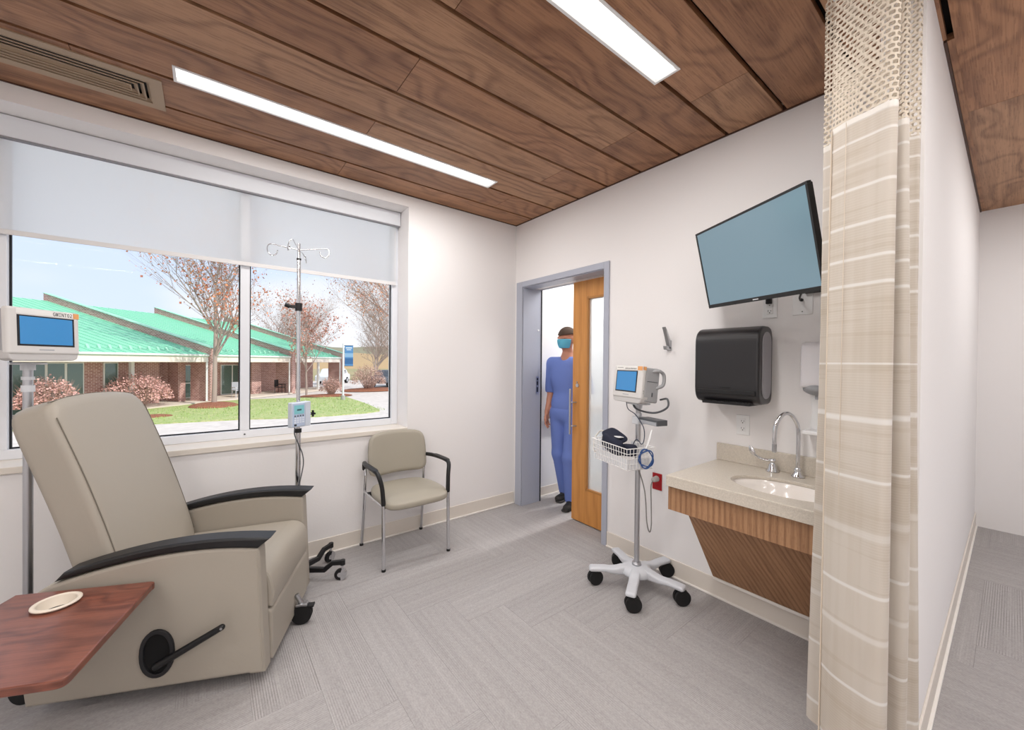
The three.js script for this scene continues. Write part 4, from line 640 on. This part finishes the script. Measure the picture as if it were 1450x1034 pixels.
{
  const g = thing('person', 'person in blue scrubs and a blue face mask walking in through the sliding door', 'person', [0.415, 0, 0.335], -1.30);
  const J = { hipL: [0.09, 0.92, 0.0], hipR: [-0.09, 0.92, 0], kneeL: [0.10, 0.50, 0.09], kneeR: [-0.085, 0.50, -0.02], ankL: [0.105, 0.09, 0.05], ankR: [-0.065, 0.10, -0.13], shL: [0.175, 1.44, -0.005], shR: [-0.175, 1.44, -0.005], elL: [0.215, 1.16, -0.04], elR: [-0.215, 1.16, -0.05], wrL: [0.205, 0.93, 0.07], wrR: [-0.20, 0.93, 0.06] };
  const torso = (e) => [ell([0, 1.30, 0.0], [0.165 + e, 0.22 + e, 0.108 + e]), ell([0, 1.02, 0], [0.155 + e, 0.16 + e, 0.105 + e]), cap([-0.13, 1.42, -0.005], [0.13, 1.42, -0.005], 0.062 + e, 0.062 + e)];
  const arms = (e, f = 1) => ['L', 'R'].flatMap((s) => [cap(J['sh' + s], J['el' + s], 0.05 + e, 0.04 + e), cap(J['el' + s], J['wr' + s], 0.039 + e, 0.026 + e)]);
  const legs = (e, fl = 0) => ['L', 'R'].flatMap((s) => [cap(J['hip' + s], J['knee' + s], 0.082 + e, 0.056 + e + fl * 0.012), cap(J['knee' + s], J['ank' + s], 0.055 + e + fl * 0.012, 0.036 + e + fl * 0.03)]);
  const TT = torso(0.016), SL = ["L", "R"].map((s) => cap(J["sh" + s], J["el" + s], 0.066, 0.066));
  const skull = uni([ell([0, 1.71, 0.0], [0.073, 0.09, 0.092]), ell([0, 1.64, 0.035], [0.055, 0.062, 0.062])], 0.05);
  const headF = uni([skull, ell([0, 1.668, 0.108], [0.013, 0.022, 0.02]), ell([0.03, 1.70, 0.082], [0.026, 0.008, 0.012]), ell([-0.03, 1.70, 0.082], [0.026, 0.008, 0.012]), ell([0.076, 1.675, -0.005], [0.008, 0.03, 0.018]), ell([-0.076, 1.675, -0.005], [0.008, 0.03, 0.018]), cap([0, 1.48, -0.015], [0, 1.61, 0.0], 0.055, 0.052)], 0.018);
  const skin = std('#b98068', 0.55), scrub = std('#6a80c4', 0.85), hairM = std('#4a3a2f', 0.9), maskM = std('#5fb4d2', 0.8), shoeM = std('#2c2a29', 0.7);
  const turnHead = (q) => q.translate(0, -1.55, 0).rotateY(-0.35).translate(0, 1.55, 0);
  const bodyF = uni([...torso(-0.012), ...arms(-0.002), ...legs(-0.008), cap([0, 1.40, -0.01], [0, 1.54, -0.005], 0.06, 0.052)], 0.05);
  const hand = (s) => { const w = J['wr' + s], m = s === 'L' ? 1 : -1, q = (a, b, c) => [w[0] + m * a, w[1] + b, w[2] + c], L = [cap(q(0, 0.01, 0), q(-0.002, -0.07, 0.012), 0.024, 0.02), cap(q(0, -0.05, 0.028), q(0, -0.075, 0.034), 0.014, 0.012), cap(q(0, -0.06, -0.012), q(0, -0.078, -0.008), 0.013, 0.011)];
    [[0.034, -0.082, 0.066], [0.016, -0.088, 0.074], [-0.002, -0.086, 0.068], [-0.018, -0.078, 0.054]].forEach(([z, y, l]) => { L.push(cap(q(0, y + 0.01, z), q(-0.006, y - l * 0.55, z + 0.004), 0.0088, 0.008), cap(q(-0.006, y - l * 0.55, z + 0.004), q(-0.026, y - l, z + 0.006), 0.008, 0.007)); });
    L.push(cap(q(-0.004, -0.03, 0.026), q(-0.014, -0.06, 0.05), 0.011, 0.009), cap(q(-0.014, -0.06, 0.05), q(-0.026, -0.088, 0.054), 0.009, 0.008)); return surfaceNets(uni(L, 0.009), [w[0] - 0.06, w[1] - 0.18, w[2] - 0.06], [w[0] + 0.06, w[1] + 0.04, w[2] + 0.1], 0.0034); };
  const body = part('body', [surfaceNets(bodyF, [-0.3, 0.04, -0.22], [0.3, 1.60, 0.2], 0.013), turnHead(surfaceNets(headF, [-0.11, 1.46, -0.13], [0.11, 1.82, 0.15], 0.0045)), hand('L'), hand('R')], skin, g);
  for (const s of [-1, 1]) part('eye', [turnHead(new THREE.SphereGeometry(0.011, 12, 8).translate(0.03 * s, 1.687, 0.078))], std('#e8e4e0', 0.3), body);
  part('hair', [turnHead(surfaceNets((x, y, z) => Math.max(skull(x, y, z) - 0.012, -(y - 1.735 + 0.9 * Math.max(0, -z - 0.0) * 1.0 - Math.max(0, z) * -0.15) , -(0.06 - z) * 0.5 - 0.04), [-0.11, 1.58, -0.13], [0.11, 1.83, 0.12], 0.005))], hairM, body);
  part('face_mask', [turnHead(surfaceNets((x, y, z) => Math.max(Math.min(skull(x, y, z) - 0.009, ell([0, 1.662, 0.098], [0.02, 0.03, 0.036])(x, y, z)), y - 1.683, 1.592 - y, 0.018 - z), [-0.1, 1.57, 0.0], [0.1, 1.70, 0.15], 0.005))], maskM, body);
  part('scrub_top', [surfaceNets((x, y, z) => { const d = uni([...TT, ...SL], 0.04)(x, y, z), arm = Math.abs(x) > 0.16 ? 1.13 - y : -1; return Math.max(d, Math.max(arm, 0.80 - y), 0.055 - Math.hypot(x * 0.9, (y - 1.535) * 0.8, z - 0.07) , y - 1.505); }, [-0.32, 0.78, -0.2], [0.32, 1.56, 0.2], 0.011)], scrub, body);
  part('trousers', [surfaceNets((x, y, z) => Math.max(uni(legs(0.014, 1).concat([ell([0, 0.94, 0], [0.168, 0.13, 0.125])]), 0.03)(x, y, z), 0.05 - y, y - 1.0), [-0.26, 0.03, -0.26], [0.26, 1.04, 0.22], 0.011)], scrub, body);
  for (const s of ['L', 'R']) { const a = J['ank' + s]; const sh = part('shoe', [surfaceNets(uni([cap([a[0], 0.045, a[2] - 0.04], [a[0] + (s === 'L' ? 0.012 : -0.012), 0.035, a[2] + 0.15], 0.043, 0.036), cap([a[0], 0.09, a[2]], [a[0], 0.05, a[2] + 0.03], 0.042, 0.045)], 0.03), [a[0] - 0.09, 0.0, a[2] - 0.1], [a[0] + 0.09, 0.15, a[2] + 0.22], 0.006)], shoeM, body); part('sole', [pillow(0.085, 0.02, 0.275, 4, 8, 3, 14).translate(a[0], 0.011, a[2] + 0.05)], std('#3d3b39', 0.8), sh); }

}

/* ---------- outside: lawn, paths, brick building, trees ---------- */
const GY = -1.0;
const flatShape = (pts, y, t = 0.06) => extr(shapeOf(pts.map(([x, z]) => [x, -z])), t).rotateX(-Math.PI / 2).translate(0, y - t, 0);
{
  const pave = texture(512, 512, 6, 6, (u, v) => { const k = 208 + 30 * (fbm(u, v, 30, 30, 4) - 0.5); return [k + 4, k - 3, k - 10]; });
  part('rear_paving', [bx(-60, 60, GY - 0.3, GY - 0.02, 6.42, 60)], std('#ffffff', 0.9, { map: pave }), structure('floor_rear', 'pale paving outside behind the viewer'));
  const far = texture(256, 256, 40, 40, (u, v) => mix3([176, 156, 120], [150, 150, 104], fbm(u, v, 6, 6, 4)));
  const gr = structure('floor_outside', 'pale concrete walkway and far ground outside the window');
  part('paving', [bx(-60, 60, GY - 0.3, GY - 0.02, -48, -0.34)], std('#ffffff', 0.9, { map: pave }), gr);
  part('far_field', [bx(-260, 300, GY - 0.6, GY - 0.1, -420, -48)], std('#ffffff', 0.95, { map: far }), gr);
  const grass = texture(1024, 1024, 5, 5, (u, v) => { const a = fbm(u, v, 160, 160, 2), b = fbm(u, v, 8, 8, 4), y = fbm(u + 0.3, v, 40, 40, 3); return mix3(mix3([132, 156, 88], [186, 200, 132], a), [204, 196, 150], clamp(0.9 * smooth(0.52, 0.7, y) * 0.6 + 0.3 * (b - 0.4))); });
  const lawn = part('lawn', [flatShape([[-14, -18.5], [-3.9, -16.7], [-1.4, -16.3], [0.27, -15.6], [1.9, -15.4], [3.5, -15.5], [4.2, -15.9], [4.35, -16.6], [4.55, -18.2], [4.7, -20], [4.9, -24.3], [1.73, -25.4], [-0.87, -25.6], [-2.86, -24.5], [-4.6, -23.4], [-14, -20.5]], GY + 0.03)], std('#ffffff', 0.95, { map: grass, bumpMap: grass, bumpScale: 0.02 })); tag(lawn, 'green lawn wedge outside between the concrete paths', 'lawn');
  const r = rng(8), tuft = []; for (let i = 0; i < 2600; i++) { const x = lerp(-9, 4.6, r()), z = lerp(-25, -15.6, r()); if (z > -16.9 + Math.max(0, x + 3) * 0.16 || z < -24.2 - x * 0.12 + Math.min(0, x) * -0.35) continue; const h = 0.05 + 0.06 * r(), a = r() * 6.3; const q = new THREE.BufferGeometry(), c = Math.cos(a) * 0.02, s = Math.sin(a) * 0.02; q.setAttribute('position', new THREE.Float32BufferAttribute([x - c, GY + 0.03, z - s, x + c, GY + 0.03, z + s, x + s * 2 * (r() - 0.3), GY + 0.03 + h, z + c], 3)); q.computeVertexNormals(); tuft.push(q); }
  const tf = part('grass_tufts', tuft, std('#a2b672', 0.9, { side: THREE.DoubleSide })); tf.userData = { kind: 'stuff', label: 'short grass blades on the lawn outside', category: 'grass' };
  const mulchT = texture(256, 256, 1.2, 1.2, (u, v) => mix3([112, 66, 48], [178, 122, 92], fbm(u, v, 40, 40, 3)));
  const mulch = std('#ffffff', 0.95, { map: mulchT, bumpMap: mulchT, bumpScale: 0.05 });
  const mound = (x, z, a, b, h, lab) => { const m = part('mulch_bed', [new THREE.SphereGeometry(1, 28, 10, 0, Math.PI * 2, 0, Math.PI / 2).scale(a, h, b).translate(x, GY + 0.02, z)], mulch); tag(m, lab, 'mulch'); };
  mound(-2.17, -22.35, 1.05, 1.2, 0.22, 'round brown mulch mound under the orange leaved lawn tree'); mound(4.0, -25.8, 1.7, 1.0, 0.12, 'brown mulch bed under the twiggy shrub by the lamp post'); mound(-4.3, -19.0, 0.7, 0.5, 0.1, 'small brown mulch patch on the lawn edge'); mound(8.5, -29.6, 2.6, 1.6, 0.2, 'brown mulch bed beside the drive');
}
{ // brick row building, local x along its front, z towards the lawn
  const brickT = texture(512, 512, 1.6, 1.2, (u, v) => { const rows = 16, cols = 8, y = v * rows, row = Math.floor(y), x = u * cols + (row % 2) * 0.5, col = Math.floor(x) % cols, fx = x % 1, fy = y % 1; if (fy < 0.14 || fx < 0.07) return [232, 216, 206]; const k = hash2(col + 3, row + 9); return mix3([160, 114, 106], [196, 156, 147], clamp(k * 0.8 + 0.4 * (fbm(u, v, 60, 60, 2) - 0.5))); });
  const brick = std('#ffffff', 0.9, { map: brickT }), roofM = std('#84cfac', 0.5), edge = std('#9fd9bd', 0.5), cream = std('#efe6da', 0.7), glassW = phys('#5d786f', 0.08, { metalness: 0.0, clearcoat: 1 }), frameW = std('#eef0ec', 0.5);
  const SL = 0.278;
  const g = thing('brick_building', 'long low brick building with green metal roofs and brick parapets outside', 'building', [-2.46, GY, -24.99], 0.7396);
  const units = [[-14, 0], [0.3, 6.4], [6.7, 12.5]];
  units.forEach(([a, b], k) => {
    const roof = part('roof', [extr([[0.15, 2.6], [0.15, 2.72], [-11.5, 2.72 + 11.65 * SL], [-11.5, 2.6 + 11.65 * SL]], b - a).rotateY(-Math.PI / 2).translate(b, 0, 0)], roofM, g, { label: 'green standing seam roof' });
    const ns = Math.floor((b - Math.max(a, -9)) / 0.42); for (let i = 0; i < ns; i++) part('roof_seam', [extr([[0.14, 2.745], [-11.4, 2.745 + 11.54 * SL], [-11.4, 2.70 + 11.54 * SL], [0.14, 2.70]], 0.03).rotateY(-Math.PI / 2).translate(Math.max(a, -9) + 0.3 + i * 0.42, 0, 0)], roofM, roof);
    for (let i = 0; i < Math.floor((b - Math.max(a, -7.5)) / 0.42); i++) part('snow_guard', [extr([[-0.5, 2.76 + 0.5 * SL], [-0.62, 2.95 + 0.5 * SL], [-0.66, 2.76 + 0.6 * SL]], 0.1).rotateY(-Math.PI / 2).translate(Math.max(a, -7.5) + 0.34 + i * 0.42, 0.0, 0)], edge, roof);
    part('fascia', [bx(a, b - 0.02, 2.30, 2.64, 0.0, 0.12)], cream, g); part('gutter', [bx(a, b - 0.02, 2.62, 2.72, 0.05, 0.2, 0.02)], frameW, g); part('soffit', [bx(a, b, 2.28, 2.32, -2.6, 0.05)], cream, g);
    const par = extr([[0.25, 0], [0.25, 3.08], [-11.8, 3.08 + 12.05 * SL], [-11.8, 2.4 + 12.05 * SL], [-1.1, 2.5], [-1.1, 0]], 0.32).rotateY(-Math.PI / 2).translate(b + 0.32, 0, 0);
    const pp = part('parapet', [par], brick, g, { label: 'stepped brick party wall' });
    part('coping', [extr([[0.3, 3.08], [0.3, 3.105], [-11.8, 3.105 + 12.1 * SL], [-11.8, 3.08 + 12.1 * SL]], 0.4).rotateY(-Math.PI / 2).translate(b + 0.36, 0, 0)], edge, pp);
    part('downpipe', [cyl([b - 0.1, 0.1, 0.1], [b - 0.1, 2.5, 0.1], 0.05, 0.05, 8)], frameW, g);
    part('porch_slab', [bx(a, b, 0, 0.08, -2.6, 0.3)], std('#d8cdbf', 0.9), g);
    part('back_wall', [bx(a, b, 0, 2.3, -2.9, -2.6)], brick, g);
  });
  const win = (x0, x1, y0, y1, z, cols, sill) => { const f = part('window', [bx(x0, x1, y0, y1, z - 0.02, z + 0.06)], frameW, g); const w = (x1 - x0) / cols; for (let i = 0; i < cols; i++) for (const [p, q] of sill ? [[y0 + 0.05, y0 + sill - 0.03], [y0 + sill + 0.03, y1 - 0.05]] : [[y0 + 0.05, y1 - 0.05]]) part('pane', [bx(x0 + i * w + 0.05, x0 + (i + 1) * w - 0.05, p, q, z + 0.05, z + 0.075)], glassW, f); };
  part('front_wall', [bx(-14, -1.3, 0, 2.3, -2.6, -1.6)], brick, g);
  win(-7.2, -4.6, 0.1, 2.25, -1.6, 4, 0.7); win(-3.85, -3.25, 0.05, 2.25, -1.6, 1, 0.9);
  part('brick_pier', [bx(-0.62, -0.2, 0, 2.3, -1.9, -1.2)], brick, g); part('brick_pier', [bx(4.6, 5.4, 0, 2.3, -2.6, -1.4)], brick, g);
  part('post', [bx(-3.05, -2.9, 0, 2.3, -1.2, -1.05)], frameW, g); part('post', [bx(10.0, 10.15, 0, 2.3, -0.4, -0.25)], frameW, g);
  win(0.8, 1.5, 0.1, 2.1, -2.58, 1, 0.9); win(3.3, 5.0, 0.1, 2.1, -2.58, 2, 0); win(9.0, 10.2, 0.3, 2.1, -2.58, 2, 0);
  const lo = thing('patio_chair', 'black metal patio chair on the far porch', 'chair', [1.7, GY + 0.08, -29.3], 1.0);
  const mk = (o, m, m2) => { part('seat', [bx(-0.25, 0.25, 0.4, 0.44, -0.25, 0.25)], m2, o); part('back', [bx(-0.25, 0.25, 0.46, 0.95, -0.28, -0.24)], m2, o); for (const [x, z] of [[-0.24, -0.24], [0.24, -0.24], [-0.24, 0.24], [0.24, 0.24]]) part('leg', [cyl([x, 0, z], [x, 0.62, z], 0.02, 0.02, 6)], m, o); for (const x of [-0.24, 0.24]) part('arm', [bx(x - 0.03, x + 0.03, 0.6, 0.64, -0.26, 0.26)], m, o); };
  mk(lo, M.black, M.blackSoft);
  const l2 = thing('patio_lounger', 'pale metal patio chair on the porch behind the lawn tree', 'chair', [-0.9, GY + 0.08, -27.0], 0.4); mk(l2, M.paleGrey, M.grey);
}
// bare autumn trees with the last leaves
function tree(name, lab, x, z, h, spread, seed, leafCol, leaves, group, lean = 0, first = 0.32) {
  const g = thing(name, lab, 'tree', [x, GY, z], 0, group), r = rng(seed), wood = [], twig = [], tips = [];
  const bark = std('#a8988e', 0.9);
  const grow = (p, d, len, rad, lev) => {
    const n = lev === 0 ? 5 : 3; let a = p.clone(), dir = d.clone();
    for (let i = 0; i < n; i++) {
      dir.add(V3((r() - 0.5) * (lev ? 0.22 : 0.06), lev ? 0.07 : 0.12, (r() - 0.5) * (lev ? 0.22 : 0.06))).normalize();
      const b = a.clone().addScaledVector(dir, len / n), r1 = rad * (1 - 0.6 * i / n), r2 = rad * (1 - 0.6 * (i + 1) / n);
      (lev < 2 ? wood : twig).push(cyl(a, b, r1, r2, lev ? 4 : 7, true));
      if (lev < 4 && (lev || i / n >= first - 0.2)) { const k = lev === 0 ? 3 : 2; for (let c = 0; c < k; c++) { const t = r() * 6.283, out = V3(Math.cos(t), 0, Math.sin(t)); const nd = dir.clone().multiplyScalar(0.75).addScaledVector(out, 0.55 * spread + 0.15 * r()).normalize(); if (lev === 0) nd.x += lean; grow(b, nd, len * (lev ? 0.62 : 0.48) * (0.75 + 0.5 * r()), r2 * 0.62, lev + 1); } }
      if (lev >= 3) tips.push(b);
      a = b;
    }
  };
  grow(V3(0, 0, 0), V3(lean * 0.3, 1, 0), h * 0.72, h * 0.014, 0);
  part('trunk', wood, bark, g); const tw = part('twigs', twig, bark, g); tw.userData.kind = 'stuff';
  const lf = [[], []]; for (let i = 0; i < leaves; i++) { const c = tips[Math.floor(r() * tips.length)], s = 0.04 + 0.06 * r(), q = new THREE.PlaneGeometry(s, s * 1.2).rotateX(r() * 6).rotateY(r() * 6).translate(c.x + (r() - 0.5) * 0.3, c.y + (r() - 0.5) * 0.3, c.z + (r() - 0.5) * 0.3); lf[i % 2].push(q); }
  lf.forEach((q, i) => { const m = part('leaves', q, std(leafCol[i], 0.8, { side: THREE.DoubleSide }), g); m.userData.kind = 'stuff'; });
}
tree('lawn_tree', 'slender tree with orange leaves on the lawn before the brick building', -2.17, -22.35, 8.8, 0.62, 4, ['#dc9468', '#c47c60'], 4200, 'autumn trees outside', 0, 0.4);
tree('street_tree', 'small bare tree with pink brown twigs behind the IV drip stand', 3.05, -27.3, 5.6, 0.8, 9, ['#cf9580', '#bb8474'], 2600, 'autumn trees outside');
tree('drive_tree', 'large spreading tree with pink brown leaves by the concrete drive', 10.1, -28.9, 10.5, 1.0, 14, ['#dda884', '#c48c76'], 4200, 'autumn trees outside', -0.28, 0.25);
for (const [i, [x, z, h]] of [[3.5, -46, 8], [14.5, -47, 9], [9.0, -60, 10], [26, -48, 9], [20, -62, 10]].entries()) tree('far_tree', 'distant bare brown tree beyond the brick building', x, z, h, 1.0, 30 + i, ['#c09a88', '#a89080'], 1400, 'distant trees beyond the building', 0, 0.2);
function shrub(lab, x, z, w, h, seed, col, n) {
  const g = thing('shrub', lab, 'shrub', [x, GY, z]), r = rng(seed), st = [], lf = [];
  for (let i = 0; i < 150; i++) { const a = r() * 6.283, q = Math.sqrt(r()), e = V3(Math.cos(a) * q * w, h * (0.55 + 0.45 * Math.sqrt(1 - q * q * 0.9)) * (0.85 + 0.2 * r()), Math.sin(a) * q * w); st.push(cyl([e.x * 0.15, 0, e.z * 0.15], [e.x * 0.6, e.y * 0.55, e.z * 0.6], 0.012, 0.008, 4, true), cyl([e.x * 0.6, e.y * 0.55, e.z * 0.6], e, 0.008, 0.003, 4, true)); }
  for (let i = 0; i < n; i++) { const a = r() * 6.283, ph = Math.acos(r()), k = 0.8 + 0.25 * r(), s = 0.03 + 0.035 * r(); lf.push(new THREE.PlaneGeometry(s, s).rotateX(r() * 6).rotateY(r() * 6).translate(w * k * Math.sin(ph) * Math.cos(a), h * (0.25 + 0.75 * k * Math.cos(ph) * (0.7 + 0.3 * r())), w * k * Math.sin(ph) * Math.sin(a))); }
  part('stems', st, std('#b49a8e', 0.9), g).userData.kind = 'stuff'; part('leaves', lf, std(col, 0.85, { side: THREE.DoubleSide }), g).userData.kind = 'stuff';
}
shrub('rounded red barberry shrub before the building window at the left', -7.6, -21.2, 0.95, 1.7, 61, '#e2b8b0', 2400);
shrub('wide rounded red barberry shrub before the white porch post', -5.2, -23.6, 1.35, 1.75, 62, '#e2b6ae', 3600);
shrub('twiggy pink brown shrub in the mulch bed by the lamp post', 4.3, -25.8, 0.75, 1.35, 63, '#d0a89c', 900);
shrub('round pink brown shrub before the parked dark car', 8.0, -29.4, 1.35, 2.2, 64, '#d2b2a2', 2200);
{
  const g = thing('lamp_post', 'white lamp post with a blue banner at the lawn edge', 'lamp post', [4.17, GY, -22.3]);
  part('pole', [cyl([0, 0, 0], [0, 3.5, 0], 0.06, 0.045, 10)], std('#dfe3e6', 0.5), g); part('footing', [cyl([0, 0, 0], [0, 0.3, 0], 0.13, 0.12, 12)], std('#a9aaa4', 0.8), g);
  const t = label(1, 1, 64, 160, (c) => { c.fillStyle = '#5b8fc4'; c.fillRect(0, 0, 64, 160); c.fillStyle = '#8fb6da'; c.fillRect(0, 60, 64, 30); c.fillStyle = '#3a6aa0'; c.fillRect(0, 100, 64, 46); c.fillStyle = '#e6eef4'; c.fillRect(8, 14, 48, 8); c.fillRect(14, 30, 36, 6); });
  const b = part('banner', [new THREE.BoxGeometry(0.5, 1.25, 0.015).translate(0.33, 2.75, 0).rotateY(-0.55)], std('#ffffff', 0.7, { map: t }), g, { keepUV: true }); part('banner_arm', [cyl([0, 3.38, 0], [0.5, 3.38, 0.3], 0.015, 0.015, 6), cyl([0, 2.12, 0], [0.5, 2.12, 0.3], 0.015, 0.015, 6)].slice(0, 1), M.darkGrey, b); part('banner_arm', [cyl([0, 2.12, 0], [0.5, 2.12, 0.3], 0.015, 0.015, 6)], M.darkGrey, b);
}
function car(lab, x, z, turn, col) {
  const g = thing('parked_car', lab, 'car', [x, GY, z], turn), p = std(col, 0.25, {});
  part('body', [extr(curveShape([[-2.2, 0.35], [-2.25, 0.75], [-2.2, 0.95, -1.9, 0.98], [-1.3, 1.02], [-0.85, 1.5], [-0.7, 1.58, -0.4, 1.58], [0.9, 1.58], [1.2, 1.56, 1.4, 1.4], [1.75, 1.05], [2.15, 0.98], [2.25, 0.9, 2.22, 0.6], [2.18, 0.32]]), 1.75, 0.12, 3).translate(0, 0, -0.875)], p, g);
  for (const s of [-1, 1]) { part('side_window', [extr([[-1.1, 1.05], [-0.75, 1.45], [0.2, 1.48], [0.2, 1.05]], 0.02).translate(0, 0, 0.865 * s - 0.01)], M.black, g); part('side_window', [extr([[0.28, 1.05], [0.28, 1.48], [1.05, 1.46], [1.4, 1.08]], 0.02).translate(0, 0, 0.865 * s - 0.01)], M.black, g); for (const q of [-1.4, 1.4]) { const w = part('wheel', [cyl([q, 0.33, 0.7 * s], [q, 0.33, 0.9 * s], 0.33, 0.33, 20)], M.rubber, g); part('rim', [cyl([q, 0.33, 0.89 * s], [q, 0.33, 0.91 * s], 0.2, 0.2, 14)], M.grey, w); } }
}
car('white parked car far behind the brick building', 8.2, -41.5, 0.9, '#e8ecf0'); car('dark grey parked car beside the large spreading tree', 11.6, -34.5, 0.7, '#4c535c');
{ // distant hills
  const mk = (name, lab, z, y0, hgt, col, seed) => { const n = 80, pos = [], idx = [], r = seed; for (let i = 0; i <= n; i++) { const x = lerp(-300, 420, i / n), t = y0 + hgt * fbm(i / n, 0.3 + r, 9, 3, 4); pos.push(x, GY - 1, z + 30, x, t, z, x, GY - 1, z - 60); } for (let i = 0; i < n; i++) for (const o of [0, 1]) { const a = i * 3 + o; idx.push(a, a + 3, a + 1, a + 1, a + 3, a + 4); } const q = new THREE.BufferGeometry(); q.setAttribute('position', new THREE.Float32BufferAttribute(pos, 3)); q.setIndex(idx); q.computeVertexNormals(); const m = part(name, [q], std(col, 1, { side: THREE.DoubleSide })); m.userData = { kind: 'structure', label: lab, category: 'hills' }; };
  mk('hill_far', 'low wooded hills on the horizon', -300, 5, 14, '#8f8c74', 0.2); mk('hill_near', 'tan field slope in front of the hills', -150, 1.0, 6, '#b59a72', 0.6);
}

scene.traverse((o) => { if (o.isMesh) { o.castShadow = true; o.receiveShadow = true; } });
renderer.render(scene, camera);
